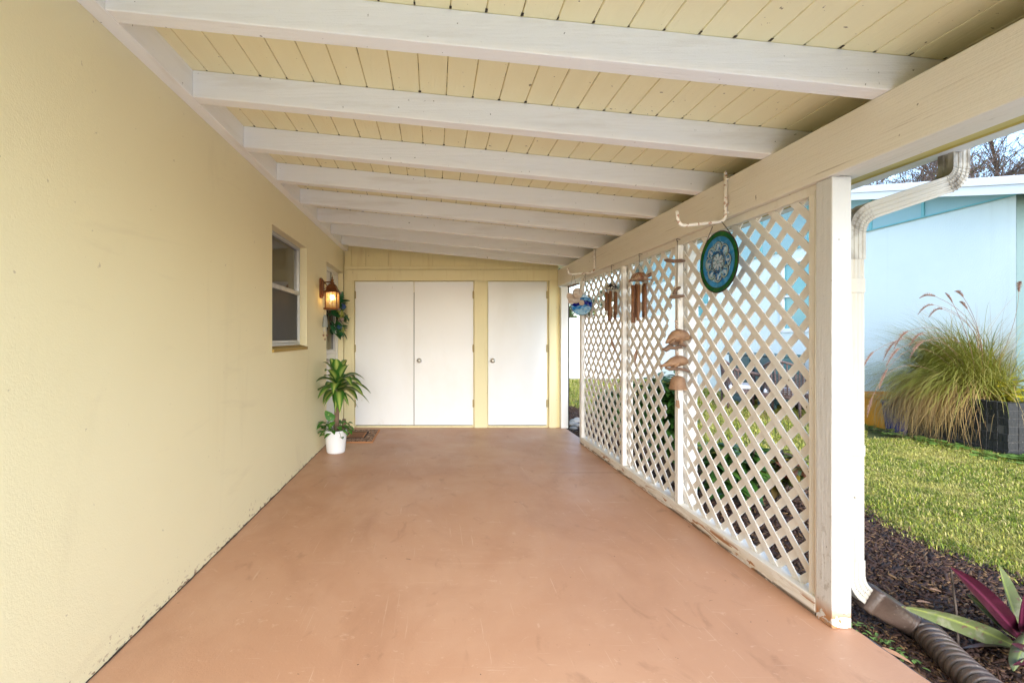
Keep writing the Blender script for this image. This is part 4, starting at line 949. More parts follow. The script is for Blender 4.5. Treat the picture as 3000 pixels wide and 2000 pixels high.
# ================================================================ DRAIN HOSE
dh = thing('drain_hose', 'brown corrugated drain hose on the mulch leading from the downspout', 'drain hose', (2.1, 1.95, GZ))
ax0, ax1 = Vector((1.945, YD, .108)), Vector((2.085, YD-.045, .022))
g = MB(); secs = []
d_ = (ax1-ax0).normalized(); sv = d_.cross(Vector((0,0,1))).normalized(); uv = sv.cross(d_)
n = 28
def superell(w, h, e):
    out = []
    for k in range(n):
        a = 2*PI*k/n; ca, sa = math.cos(a), math.sin(a); out.append((w*abs(ca)**(2/e)*(1 if ca >= 0 else -1), h*abs(sa)**(2/e)*(1 if sa >= 0 else -1)))
    return out
vs = []; stops = [(0,.046,.053,9),(.12,.047,.054,9),(.14,.050,.057,9),(.22,.050,.057,9),(.24,.047,.054,9),(.60,.048,.054,6),(.85,.050,.052,3),(1,.052,.052,2)]
for (t, w_, h_, e_) in stops:
    p = ax0.lerp(ax1, t)
    for (u, v) in superell(w_, h_, e_): vs.append(p+sv*u+uv*v)
fs = [(i*n+k, i*n+(k+1)%n, (i+1)*n+(k+1)%n, (i+1)*n+k) for i in range(len(stops)-1) for k in range(n)]; fs.append(tuple(range(n-1,-1,-1)))
g.add(vs, fs); g.build('adapter', m_hose, dh, smooth=True, bevel=.0)
ctrl = [ax1-d_*.01, ax1+d_*.035, Vector((2.135, 2.005, -.004)), Vector((2.115, 1.93, -.010)), Vector((2.075, 1.84, -.012)), Vector((2.035, 1.74, -.012)), Vector((2.0, 1.62, -.012)), Vector((1.975, 1.48, -.012)), Vector((1.96, 1.3, -.012)), Vector((1.96, 1.1, -.012))]
def spline(P_, m):
    out = []
    for i in range(len(P_)-1):
        p0, p1, p2, p3 = P_[max(i-1,0)], P_[i], P_[i+1], P_[min(i+2,len(P_)-1)]
        for j in range(m):
            t = j/m; out.append(.5*((2*p1)+(p2-p0)*t+(2*p0-5*p1+4*p2-p3)*t*t+(3*p1-p0-3*p2+p3)*t**3))
    out.append(P_[-1]); return out
sp_ = spline(ctrl, 60); L_ = 0; pts = [sp_[0]]; acc = [0]
for a, b in zip(sp_[:-1], sp_[1:]): L_ += (b-a).length; pts.append(b); acc.append(L_)
rs = []
for s_ in acc:
    ph = (s_ % .033)/.033
    if s_ < .075: rs.append(.052+.0018*(1 if (s_ % .016) < .007 else 0))
    else: rs.append(.0455+.012*min(1, max(0, math.sin(PI*ph)*1.35))**1.1)
g = MB(); g.tube(pts, rs, 28, caps=False); g.build('corrugated_pipe', m_hose, dh, smooth=True)
# ================================================================ NEIGHBOUR HOUSE
NX = 7.0
nb = thing('blue_house', 'pale blue neighbouring house with white rake boards across the lawn', 'house', (NX, 9, GZ))
m_blue = mat('pale_blue_stucco', (.71, .775, .76), .8, layers=[((1,1,1), 5, .45, .8, (.65, .715, .70), .6, None, .3), ((.5,5,.35), 5, .56, .74, (.61,.67,.655), .5, None, .3)], bumps=[((60,60,60), .4, 4)])
m_teal = mat('teal_paint', (.16, .44, .47), .6, layers=[((3,3,3),4,.45,.8,(.12,.36,.40),.5,None,.2)])
m_teal2 = mat('blue_siding_paint', (.30, .47, .50), .65, bumps=[((40,40,6),.2,4)])
m_roofw = mat('white_fascia_paint', (.80, .79, .80), .5)
NY0, NY1 = 5.48, 17.5
RK = 6.70; rs_ = .266
zrk = lambda y: 3.114+(y-5.174)*rs_ if y < 11.5 else 3.114+(11.5-5.174)*rs_-(y-11.5)*rs_
ztr = 2.992
wnd = [(7.52, 9.15, 1.42, 2.72), (11.6, 12.7, 1.80, 2.40)]
g = MB()
def nf(y0, y1, z0, z1): g.add([(NX,y0,z0),(NX,y1,z0),(NX,y1,z1),(NX,y0,z1)], [(0,3,2,1)])
nf(NY0, 7.52, GZ-.02, ztr+.02); nf(7.52, 9.15, GZ-.02, 1.42); nf(7.52, 9.15, 2.72, ztr+.02); nf(9.15, 11.6, GZ-.02, ztr+.02); nf(11.6, 12.7, GZ-.02, 1.80); nf(11.6, 12.7, 2.40, ztr+.02); nf(12.7, NY1, GZ-.02, ztr+.02)
g.build('wall', m_blue, nb)
g = MB(); g.box(NX+.004, 15, NY0, NY0+.1, GZ-.02, 3.05); g.build('front_wall', mat('shaded_teal_stucco', (.12,.185,.19), .85, bumps=[((60,60,60),.4,4)]), nb)  # porch shade put into the wall colour
g = MB(); yb = [NY0-.02, 6.5, 7.28, 8.5, 9.72, 10.94, 11.5, 12.2, 13.4, 14.6, 15.8, NY1]
for a, b in zip(yb[:-1], yb[1:]):
    g.hexa([(NX-.02,a+.004,ztr),(NX+.03,a+.004,ztr),(NX+.03,b-.004,ztr),(NX-.02,b-.004,ztr),(NX-.02,a+.004,max(ztr+.01,zrk(a)-.1)),(NX+.03,a+.004,max(ztr+.01,zrk(a)-.1)),(NX+.03,b-.004,max(ztr+.01,zrk(b)-.1)),(NX-.02,b-.004,max(ztr+.01,zrk(b)-.1))])
g.build('gable_siding', m_teal2, nb)
g = MB()
for y in (6.5, 7.28, 8.5, 9.72, 10.94, 12.2): g.box(NX-.034, NX-.02, y-.02, y+.02, ztr+.001, zrk(y)-.12)
g.box(NX-.03, NX-.019, NY0-.02, NY1, ztr-.02, ztr-.001)
g.build('batten', m_teal, nb)
def rake(x0, x1, dz0, dz1, name, m):
    g = MB()
    for a, b in ((4.9, 11.5), (11.5, 18.1)):
        g.hexa([(x0,a,zrk(a)+dz0),(x1,a,zrk(a)+dz0),(x1,b,zrk(b)+dz0),(x0,b,zrk(b)+dz0),(x0,a,zrk(a)+dz1),(x1,a,zrk(a)+dz1),(x1,b,zrk(b)+dz1),(x0,b,zrk(b)+dz1)])
    return g.build(name, m, nb, bevel=.004)
rake(RK, RK+.05, -.10, 0, 'drip_edge', m_roofw); rake(RK+.02, RK+.06, -.215, -.103, 'rake_board', m_roofw); rake(RK+.052, 15.4, -.099, -.01, 'roof', m_roofw)
for (a, b, z0, z1) in wnd:
    g = MB(); rectframe(g, NX-.02, NX+.03, a-.06, b+.06, z0-.06, z1+.06, .075, .075)
    nm = max(2, int((b-a)/.6))
    for k in range(1, nm): y = a+(b-a)*k/nm; g.box(NX-.015, NX+.02, y-.03, y+.03, z0+.015, z1-.015)
    g.box(NX-.014, NX+.019, a+.016, b-.016, (z0+z1)/2-.02, (z0+z1)/2+.02)
    fr = g.build('window', m_roofw, nb, bevel=.004)
    g = MB(); g.box(NX+.022, NX+.028, a-.0, b+.0, z0, z1); g.build('pane', mat('teal_glass', (.10, .34, .37), .12, spec=.6), fr)
# ================================================================ PLANTER, GRASS CLUMP, POTS
pk = thing('block_planter', 'black ribbed block planter wall holding the big grass clump', 'planter', (6.36, 5.04, GZ))
m_blk = mat('black_block', (.010, .010, .011), .6, layers=[((30,30,30), 4, .5, .75, (.026,.024,.024), .6, None, .4), ((70,70,70), 3, .66, .70, (.35,.28,.22), .6, None, 0)], bumps=[((60,60,14), .8, 5)])
m_mortar = mat('worn_joint', (.06, .055, .05), .8)
g = MB(); cz = .0875; px0, py0 = 6.36, 5.04
for c_ in range(7):
    z0 = GZ+c_*(cz+.0); z1 = z0+cz-.006
    if c_ % 2: ylist = [py0+.0, py0+.26, py0+.56, py0+.86, py0+1.10]; 
    else: ylist = [py0, py0+.40, py0+.70, py0+1.10]
    for a, b in zip(ylist[:-1], ylist[1:]):
        j = rnd.uniform(-.006,.006)
        m_ = max(2, int((b-a)/.05)); w_ = (b-a-.006)/m_
        for q in range(m_): g.box(px0+j+(.004 if q % 2 else 0), px0+.11, a+.003+q*w_, a+.003+q*w_+w_*.94, z0, z1)
    x = px0+.112
    while x < px0+1.6:
        w_ = .30
        m_ = 6
        for q in range(m_): g.box(x+q*w_/m_, x+q*w_/m_+w_/m_*.92, py0+(.004 if q % 2 else 0)+rnd.uniform(-.002,.002), py0+.11, z0, z1)
        x += w_+.006
g.build('block_courses', m_blk, pk, bevel=.003, seg=1)
g = MB(); g.box(px0+.008, px0+.1, py0+.008, py0+1.09, GZ, GZ+.60); g.box(px0+.1, px0+1.6, py0+.008, py0+.1, GZ, GZ+.60); g.build('joint', m_mortar, pk)
g = MB(); g.box(px0+.1, NX-.01, py0+.1, py0+1.12, GZ, GZ+.55); g.build('soil', m_soil, pk)
cg = Vector((6.80, 5.75, .50))
fg = thing('fountain_grass', 'large arching fountain grass clump with brown plumes against the blue house', 'ornamental grass', cg)
m_fgreen = mat('green_blades', (.1,.15,.02), .5, island=[(.13,.16,.016),(.23,.25,.03),(.34,.32,.06),(.44,.38,.11),(.17,.20,.022)], transl=.25)
m_fdry = mat('dry_blades', (.3,.2,.1), .6, island=[(.30,.18,.06),(.48,.33,.13),(.38,.26,.09),(.22,.12,.045),(.56,.42,.20)], transl=.2)
def arcblades(N, lenr, azf, elr, gr, w0, seed):
    r = np.random.default_rng(seed); az = azf(r, N); L = r.uniform(*lenr, N); el = r.uniform(*elr, N); k = r.uniform(*gr, N)
    base = np.stack([cg.x+r.normal(0,.10,N), cg.y+r.normal(0,.14,N), np.full(N, cg.z)], 1); S_ = 9
    dirh = np.stack([np.cos(az), np.sin(az), np.zeros(N)], 1); sd = np.stack([-np.sin(az), np.cos(az), np.zeros(N)], 1)
    tw = r.normal(0, .25, N)
    V = np.zeros((N, S_+1, 2, 3)); p = base.copy(); ang = el.copy()
    for i in range(S_+1):
        t = i/S_; w = w0*(1-.9*t)*r.uniform(.8,1.2,N)
        V[:, i, 0] = p - sd*(w/2)[:, None]; V[:, i, 1] = p + sd*(w/2)[:, None]
        step = L/S_; p = p + dirh*(np.cos(ang)*step)[:, None] + np.array([0,0,1])*(np.sin(ang)*step)[:, None] + sd*(tw*step*t)[:, None]
        ang = np.maximum(ang - k/S_*(.5+1.1*t), -1.45)
        floor_ = GZ+.03; p[:, 2] = np.maximum(p[:, 2], floor_+r.uniform(0,.03,N))
        over = p[:, 0] > NX-.06; p[over, 0] = NX-.06
    V = V.reshape(-1, 3); o_ = np.arange(N)[:, None]*((S_+1)*2); i = np.arange(S_)[None]*2
    q = np.stack([o_+i, o_+i+1, o_+i+3, o_+i+2], 2).reshape(-1, 4); return V, q
azl = lambda r, N: r.normal(PI*.98, .46, N)
def addnp(name, data, m, parent):
    o = npmesh(name, data[0], quads=data[1], m=m); o.parent = parent; o.matrix_parent_inverse = Matrix.Translation(-parent.location); return o
def cat(*ds_):
    off = 0; V = []; Q = []
    for v, q in ds_: V.append(v); Q.append(q+off); off += len(v)
    return np.concatenate(V), np.concatenate(Q)
G1 = arcblades(3300, (.75,1.55), azl, (.5,1.3), (1.0,1.85), .010, 1); G2 = arcblades(900, (.6,1.2), lambda r, N: r.uniform(0, 2*PI, N), (.7,1.45), (.6,2.0), .007, 2)
D1 = arcblades(2700, (.7,1.25), lambda r, N: r.normal(PI*.88, .40, N), (.2,1.0), (2.3,3.5), .0095, 3); D2 = arcblades(260, (.8,1.5), lambda r, N: r.uniform(0, 2*PI, N), (.8,1.45), (.3,1.4), .006, 4)
addnp('green_blades', cat(G1, G2), m_fgreen, fg); addnp('dry_blades', cat(D1, D2), m_fdry, fg)
m_plume = mat('plume', (.16,.07,.05), .8, island=[(.10,.045,.035),(.17,.09,.06),(.28,.18,.11)])
def plume(base, px, py, Y, droop, fat, tip):
    fat *= 1.5
    tipv = atY(px, py, Y); b = Vector(base); mid = tipv-Vector(tip).normalized()*(tipv-b).length*.45
    g = MB(); pts = [(b*(1-t)**2+mid*2*t*(1-t)+tipv*t*t) for t in np.linspace(0, 1, 12)]
    g.tube(pts, .0022, 4)
    e = Vector(tip).normalized()*.17; q0 = tipv
    for i in range(170):
        t = i/170; p = q0+e*t+Vector((0,0,-droop*t*t*.17)); a = rnd.uniform(0, 2*PI); ev = e.normalized(); s_ = ev.orthogonal().normalized(); s_.rotate(Matrix.Rotation(a, 3, ev))
        rr = fat*(.35+math.sin(PI*min(1, t*.9+.1)))*.8
        g.add([p-ev*.003, p+ev*.003, p+s_*rr+ev*rr*.9], [(0,1,2)])
    g.tube([q0+e*t+Vector((0,0,-droop*t*t*.17)) for t in np.linspace(0, 1, 6)], [.004,.006,.007,.006,.004,.001], 5)
    return g.build('plume', m_plume, fg)
for (px, py, dr, fat, tip) in ((2740,868,.6,.016,(-.8,.2,.45)), (2735,893,.9,.014,(-.9,.1,.2)), (2762,905,.9,.016,(-.9,0,.3)), (2705,975,.9,.016,(-.8,0,-.1)), (2660,970,.9,.02,(-.75,0,-.25)), (2625,1000,.9,.018,(-.7,0,-.35)), (2560,1030,.8,.014,(-.6,0,-.4)), (2705,1000,.8,.018,(-.8,0,-.3)), (2635,1020,.8,.018,(-.7,0,-.35)), (2600,1080,.6,.014,(-.5,0,-.7)), (2822,870,.5,.014,(-.4,.1,.8)), (2834,905,.4,.012,(-.3,.1,.7)), (2790,885,.3,.009,(-.3,.1,.8)), (2985,855,.3,.018,(.05,0,1)), (2555,1165,.4,.014,(-.3,0,-.8))):
    plume(cg, px, py, 5.3+rnd.uniform(-.15,.15), dr, fat, tip)
yf = thing('yellow_flowering_plant', 'low bright yellow leafed plant at the right end of the black planter', 'plant', (6.78, 5.2, .48))
g = MB()
for k in range(120):
    a = rnd.uniform(0, 2*PI); d_ = Vector((math.cos(a), math.sin(a), rnd.uniform(-.1,.8))); p = Vector((6.76+rnd.uniform(-.16,.3), 5.24+rnd.uniform(-.08,.14), .50+rnd.uniform(0,.30))); g.leaf(p, d_, .075, .065, .2, 4, .1, 'heart')
g.build('leaves', mat('yellow_leaf', (.45,.40,.03), .5, island=[(.38,.36,.02),(.55,.46,.03),(.25,.30,.03)], transl=.3), yf, smooth=True)
g = MB()
for k in range(10): p = Vector((6.78+rnd.uniform(-.1,.2), 5.24+rnd.uniform(-.06,.1), .48)); g.tube([p, p+Vector((rnd.uniform(-.05,.05),0,.22))], .004, 5)
g.build('stems', m_stem, yf)
ob = thing('orange_tub', 'square orange plastic tub left of the grass clump', 'tub', (6.71, 6.78, GZ))
m_or = mat('orange_plastic', (.88, .33, .015), .4, layers=[((8,8,8),4,.5,.8,(.78,.25,.01),.5,None,.2)])
def tub(t, c_, w0, w1, d0, d1, h, m):
    g = MB(); z0 = GZ+.002; lv = [(w0,d0,0),(w1,d1,h*.86),(w1+.02,d1+.02,h*.865),(w1+.025,d1+.025,h),(w1-.005,d1-.005,h),(w0-.02,d0-.02,.03)]; vs = []
    for (w_, d_, z) in lv: vs += [(c_[0]-w_,c_[1]-d_,z0+z),(c_[0]+w_,c_[1]-d_,z0+z),(c_[0]+w_,c_[1]+d_,z0+z),(c_[0]-w_,c_[1]+d_,z0+z)]
    n_ = len(lv); g.add(vs, [(3,2,1,0), tuple((n_-1)*4+k for k in range(4))]+[(i*4+k, i*4+(k+1)%4, (i+1)*4+(k+1)%4, (i+1)*4+k) for i in range(n_-1) for k in range(4)]); return g.build('body', m, t, bevel=.008)
tub(ob, (6.71, 6.78), .20, .24, .20, .24, .50, m_or)
g = MB(); g.box(6.51, 6.91, 6.57, 6.583, GZ+.06, GZ+.08) ; g.box(6.65, 6.77, 6.545, 6.565, GZ+.1, GZ+.11); g.build('moulded_rib', m_or, ob, bevel=.003)
bp = thing('blue_pot', 'dark blue ribbed pot half hidden by the hanging grass', 'pot', (6.50, 6.30, GZ))
g = MB(); g.lathe((6.50, 6.28, GZ+.002), [(.17,0),(.19,.02),(.22,.25),(.235,.40),(.25,.41),(.25,.45),(.23,.45),(.215,.38)], 40, twist=lambda i, k: 1+.02*math.cos(k*PI)); g.build('body', mat('blue_glaze', (.018,.035,.22), .25), bp, smooth=True)
g = MB(); g.lathe((6.50,6.28,GZ+.35), [(.22,0),(.2,.03),(.001,.04)], 24); g.build('soil', m_soil, bp)
# low round leaved ground cover along the planter
gc = MB()
for k in range(420):
    t = rnd.random(); x = 6.28-abs(rnd.gauss(0,.16)); y = 4.7+2.0*t
    if rnd.random() < .45: x = 6.3+rnd.uniform(-.1,.5); y = 4.95-abs(rnd.gauss(0,.12))
    a = rnd.uniform(0,2*PI); z = GZ+rnd.uniform(.03,.075); r_ = rnd.uniform(.02,.038)
    tl_ = Vector((rnd.uniform(-.35,.35), rnd.uniform(-.35,.35), 1)).normalized(); u = tl_.orthogonal().normalized(); v = tl_.cross(u); c_ = Vector((x,y,z))
    gc.add([c_]+[c_+(u*math.cos(2*PI*q/9)+v*math.sin(2*PI*q/9))*r_*(1 if q else .5) for q in range(9)], [(0,1+q,1+(q+1)%9) for q in range(9)])
o = gc.build('pennywort', mat('pennywort_leaf', (.13,.24,.04), .45, island=[(.09,.18,.03),(.15,.27,.05),(.20,.30,.07)], transl=.25)); tag(o, 'round leaved green ground cover along the foot of the black planter', 'ground cover', kind='stuff')
# ================================================================ BINS, CHAIRS, PATIO behind the lattice
g = MB(); g.box(5.3, 6.98, 7.3, 9.6, GZ, GZ+.012); struct('patio', g, mat('brick_pavers', (.26,.11,.075), .85, layers=[((14,14,5),4,.5,.6,(.16,.07,.05),.7,None,.3)], bumps=[((30,30,30),.4,4)]))
m_bin = mat('teal_bin_plastic', (.035,.085,.095), .45, layers=[((5,5,5),4,.5,.8,(.06,.12,.13),.5,None,.2)])
def wheelie(x, y, label):
    t = thing('wheelie_bin', label, 'bin', (x, y, GZ+.012), 'teal wheelie bins by the blue house')
    z = GZ+.02; g = MB(); g.hexa([(x-.22,y-.24,z+.1),(x+.22,y-.24,z+.1),(x+.22,y+.24,z+.1),(x-.22,y+.24,z+.1),(x-.27,y-.30,z+.95),(x+.27,y-.30,z+.95),(x+.27,y+.30,z+.95),(x-.27,y+.30,z+.95)]); g.build('body', m_bin, t, bevel=.02)
    g = MB(); g.box(x-.29, x+.29, y-.32, y+.32, z+.952, z+1.0); g.build('lid', m_bin, t, bevel=.015)
    g = MB(); g.tube([(x+.30,y-.25,z+.93),(x+.34,y-.25,z+.95),(x+.34,y+.25,z+.95),(x+.30,y+.25,z+.93)], .014, 8); g.build('handle', m_bin, t, smooth=True)
    for s_ in (-1, 1):
        g = MB(); g.lathe((x+.2,y+s_*.26,z+.10), [(.03,-.025),(.095,-.025),(.10,-.015),(.10,.015),(.095,.025),(.03,.025)], 20, axis=(0,1,0)); g.build('wheel', m_dkmetal, t)
    g = MB(); g.box(x-.235, x-.19, y-.22, y+.22, z, z+.11); g.build('foot', m_bin, t, bevel=.01)
wheelie(6.36, 9.15, 'teal wheelie bin by the blue wall, the farther of the two'); wheelie(6.36, 8.42, 'teal wheelie bin by the blue wall, the nearer one behind the wicker chair')
m_wick = mat('dark_wicker', (.075,.045,.04), .6, layers=[((30,30,90),3,.48,.56,(.18,.12,.11),.8,None,.2)], bumps=[((40,40,120),.8,3)])
m_cush = mat('pale_cushion', (.55,.56,.60), .9)
def wicker_chair(x, y, rz, label):
    t = thing('wicker_chair', label, 'chair', (x, y, GZ+.012), 'wicker armchairs on the patio')
    R_ = Matrix.Rotation(rz, 3, 'Z'); o0 = Vector((x,y,GZ+.012))
    T_ = lambda a, b, c_: o0+R_ @ Vector((a,b,c_))
    g = MB(); g.hexa([T_(-.28,-.27,.30),T_(.28,-.27,.30),T_(.28,.27,.30),T_(-.28,.27,.30),T_(-.28,-.27,.37),T_(.28,-.27,.37),T_(.28,.27,.37),T_(-.28,.27,.37)]); g.build('seat', m_wick, t, bevel=.01)
    g = MB(); g.hexa([T_(-.25,-.25,.372),T_(.25,-.25,.372),T_(.25,.24,.372),T_(-.25,.24,.372),T_(-.24,-.24,.45),T_(.24,-.24,.45),T_(.24,.23,.45),T_(-.24,.23,.45)]); g.build('cushion', m_cush, t, bevel=.02)
    g = MB()
    for i in range(15):       # woven back: curved ribs
        a = -1.15+2.3*i/14; bx_, by_ = .31*math.sin(a), .30*math.cos(a)-.03
        g.tube([T_(bx_,by_,.30), T_(bx_*1.08,by_*1.12,.6), T_(bx_*1.12,by_*1.25,.92-.22*abs(a/1.15)**2)], .010, 6)
    for z in np.linspace(.34, .70, 12): g.tube([T_(.31*math.sin(a)*1.06,(.30*math.cos(a)-.03)*1.08,z) for a in np.linspace(-1.15,1.15,15)], .009, 5)
    g.tube([T_(.31*math.sin(a)*1.12,(.30*math.cos(a)-.03)*1.25,.92-.22*abs(a/1.15)**2) for a in np.linspace(-1.15,1.15,17)], .022, 8)
    g.build('backrest', m_wick, t, smooth=True)
    for s_ in (-1, 1):
        g = MB(); g.tube([T_(s_*.31,.10,.70), T_(s_*.36,-.1,.68), T_(s_*.36,-.28,.62), T_(s_*.33,-.31,.50), T_(s_*.29,-.27,.33)], [.028,.032,.034,.028,.022], 8); g.build('arm', m_wick, t, smooth=True)
    for (a, b) in ((-.26,-.25),(.26,-.25),(-.26,.25),(.26,.25)):
        g = MB(); g.tube([T_(a,b,.31),T_(a*1.05,b*1.05,.0)], [.022,.018], 8); g.build('leg', m_wick, t, smooth=True)
    return t
wicker_chair(5.95, 7.72, 2.2, 'dark wicker armchair on the patio, nearest the white post'); wicker_chair(5.75, 8.55, 1.2, 'dark wicker armchair on the patio in front of the teal bins')
# ================================================================ SHRUBS AND BORDER PLANTS
def shrub(name, label, cat_, x, y, w_, h, n, ls, m, up=.5):
    t = thing(name, label, cat_, (x, y, GZ)); g = MB(); gs = MB()
    for s_ in range(9):
        a = rnd.uniform(0,2*PI); r_ = rnd.uniform(.1,1)*w_*.75; top = Vector((x+r_*math.cos(a), y+r_*math.sin(a), GZ+h*rnd.uniform(.7,1.0)))
        b = Vector((x+.15*r_*math.cos(a), y+.15*r_*math.sin(a), GZ)); md_ = b.lerp(top, .5)+Vector((r_*.15*math.cos(a), r_*.15*math.sin(a), .08*h))
        gs.tube([b, md_, top], [.012,.009,.004], 5)
        for k in range(n//9):
            t_ = .18+.82*math.sqrt(rnd.random()); p = b*(1-t_)**2+md_*2*t_*(1-t_)+top*t_*t_
            az = k*2.4+rnd.uniform(-.5,.5); d_ = Vector((math.cos(az), math.sin(az), rnd.uniform(-.15,up))); g.leaf(p, d_, ls*rnd.uniform(.6,1.2), ls*rnd.uniform(.30,.42), rnd.uniform(.15,.55), 5, .22, 'lance')
    g.build('leaves', m, t, smooth=True); gs.build('stems', m_bark, t); return t
shrub('leafy_shrub', 'tall glossy green shrub behind the middle lattice panel by the manatee chime', 'shrub', 2.14, 4.12, .27, 1.02, 560, .17, m_shrub)
shrub('leafy_shrub', 'green shrub behind the far side of the middle lattice panel', 'shrub', 2.18, 4.85, .26, .90, 420, .16, m_shrub)
shrub('leafy_shrub', 'loose green shrub behind the lattice panel nearest the storage doors', 'shrub', 2.22, 5.75, .28, .70, 330, .15, m_shrub)
shrub('leafy_shrub', 'low dark green shrub at the far foot of the nearest lattice panel', 'shrub', 2.36, 3.62, .30, .50, 300, .19, m_shrub)
shrub('croton_bush', 'low red and green croton behind the nearest lattice panel', 'shrub', 2.78, 3.72, .24, .42, 190, .17, m_shrub2)
# purple spiderwort-like plant at lower right
ro = thing('purple_leaf_plant', 'purple and grey green strap leaved plant at the edge of the mulch bed', 'plant', (2.56, 1.95, GZ))
m_pur = mat('purple_leaf', (.035,.004,.012), .32, layers=[((12,12,12),4,.5,.75,(.085,.012,.032),.6,None,.3)], edge=((.10,.016,.04), .0, .25))
m_olv = mat('grey_green_leaf', (.105,.125,.05), .45, layers=[((18,18,18),5,.5,.65,(.22,.21,.15),.7,None,.4),((9,9,9),4,.55,.7,(.07,.11,.025),.7,None,.3),((40,40,40),4,.60,.64,(.13,.02,.05),.6,None,.3)], edge=((.24,.28,.07), .0, .2))
def pleaf(pa, ya, pb, yb_, width, sag, m, sidev, shape='strap', nm='leaf', bow=0.):
    a, b = atY(*pa, ya), atY(*pb, yb_); d_ = b-a; L_ = d_.length
    mid_ = d_.normalized()+Vector((0,0,sag))
    g = MB(); g.leaf(a, mid_, L_*1.02, width, sag*1.02, 10, .28, shape, side=sidev); return g.build(nm, m, ro, smooth=True, attr=True)
pleaf((2985,1862), 1.95, (2774,1643), 1.80, .075, .12, m_pur, (.7,.0,.75)); pleaf((2985,1868), 1.96, (2830,1735), 1.92, .05, .05, m_olv, (.6,0,.8))
pleaf((2965,1888), 1.92, (2635,1770), 1.86, .085, .10, m_olv, (.25,-.3,.9)); pleaf((2990,1840), 2.0, (2925,1650), 2.02, .08, .05, m_olv, (.9,.2,.2)); pleaf((3005,1830), 2.05, (2960,1720), 2.1, .07, .05, m_olv, (.9,.3,.2))
pleaf((2960,1895), 1.95, (2810,1895), 1.88, .06, .20, m_pur, (.2,-.8,.5)); pleaf((2995,1850), 1.94, (3005,1720), 1.9, .09, .1, m_pur, (1,.1,.1)); pleaf((3020,1880), 1.93, (3130,1700), 1.85, .08, .1, m_pur, (.7,0,-.6)); pleaf((3025,1890), 1.93, (3180,1850), 1.8, .09, .2, m_olv, (.1,.9,.1))
pleaf((3020,1835), 1.92, (2972,1960), 1.72, .13, .12, m_olv, (1,.15,.0), 'strap', 'broad_leaf'); pleaf((3040,1930), 1.9, (2960,1880), 1.7, .03, .1, m_pur, (.3,.2,.9)); pleaf((3040,1940), 1.9, (2965,1945), 1.68, .03, .1, m_pur, (.3,.2,.9))
g = MB(); b0 = atY(3000, 1880, 1.95); g.tube([(b0.x, b0.y, GZ), b0+Vector((0,0,.03))], [.035,.028], 10); g.build('stalk', m_pur, ro, smooth=True)
gk = MB(); p0 = atY(2786,1668,1.95); q0 = Vector((p0.x+.01, p0.y-.02, GZ)); 
gk.tube([p0, p0.lerp(q0, .5)+Vector((.006,0,0)), q0], [.0035,.0045,.005], 6); o = gk.build('plant_stake', m_bark); tag(o, 'thin dark stick standing in the mulch under the purple leaf', 'stick')
# fallen leaves and weeds near the slab
m_dead = mat('fallen_leaf', (.36,.20,.12), .7, layers=[((30,30,30),4,.5,.7,(.22,.10,.06),.6,None,.3)])
for (px, py, L_, w_, az, lab) in ((2622,1925,.11,.035,-1.0,'tan fallen leaf lying against the bare slab edge'), (2710,1770,.075,.022,-.1,'pale narrow fallen leaf on the mulch beyond the drain hose'), (2742,1735,.045,.024,-.6,'small pinkish fallen leaf on the mulch above the long green leaf')):
    Yp = F*(H-GZ-.03)/(py-CY); p = atY(px, py, Yp); t_ = MB(); t_.leaf(p-Vector((math.cos(az),math.sin(az),0))*L_/2+Vector((0,0,.012)), (math.cos(az),math.sin(az),.08), L_, w_, .15, 6, .3, 'lance'); o = t_.build('fallen_leaf', m_dead); tag(o, lab, 'leaf', 'fallen leaves on the mulch')
def weed(px, py, n_, lab):
    Yp = F*(H-GZ-.02)/(py-CY); p = atY(px, py, Yp); t = thing('small_weed', lab, 'weed', (p.x, p.y, GZ), 'weeds along the slab edge'); g = MB()
    for k in range(n_):
        a = rnd.uniform(0,2*PI); g.leaf(p+Vector((rnd.gauss(0,.02),rnd.gauss(0,.03),.01)), (math.cos(a),math.sin(a),rnd.uniform(.2,1)), rnd.uniform(.015,.035), .012, .3, 3, .2, 'heart')
    g.build('leaves', mat('weed_leaf', (.14,.24,.06), .5, transl=.2) if 'weed_leaf' not in bpy.data.materials else bpy.data.materials['weed_leaf'], t)
weed(2508, 1832, 14, 'tiny green weed at the outer foot of the chipped white post'); weed(2575, 1880, 20, 'small yellow green weed between the slab edge and the drain hose'); weed(2640, 1925, 26, 'trailing pale green weed beside the tan fallen leaf')
# grey shells/stones heap by the far gap
m_stone = mat('grey_stone', (.34,.32,.30), .8, layers=[((20,20,20),4,.5,.7,(.18,.17,.16),.6,None,.3)])
for k, (px, py, r_) in enumerate(((1676,1243,.07),(1686,1235,.08),(1694,1246,.06),(1680,1254,.05),(1692,1228,.055))):
    Yp = F*(H-GZ-.03)/(py-CY); p = atY(px, py, Yp); g = MB(); g.ball(p, r_, 12, (1.2,.9,.6)); o = g.build('garden_stone', m_stone, smooth=True)
    tag(o, 'rounded grey stone in the small heap beyond the open gap', 'stone', 'heap of grey stones')
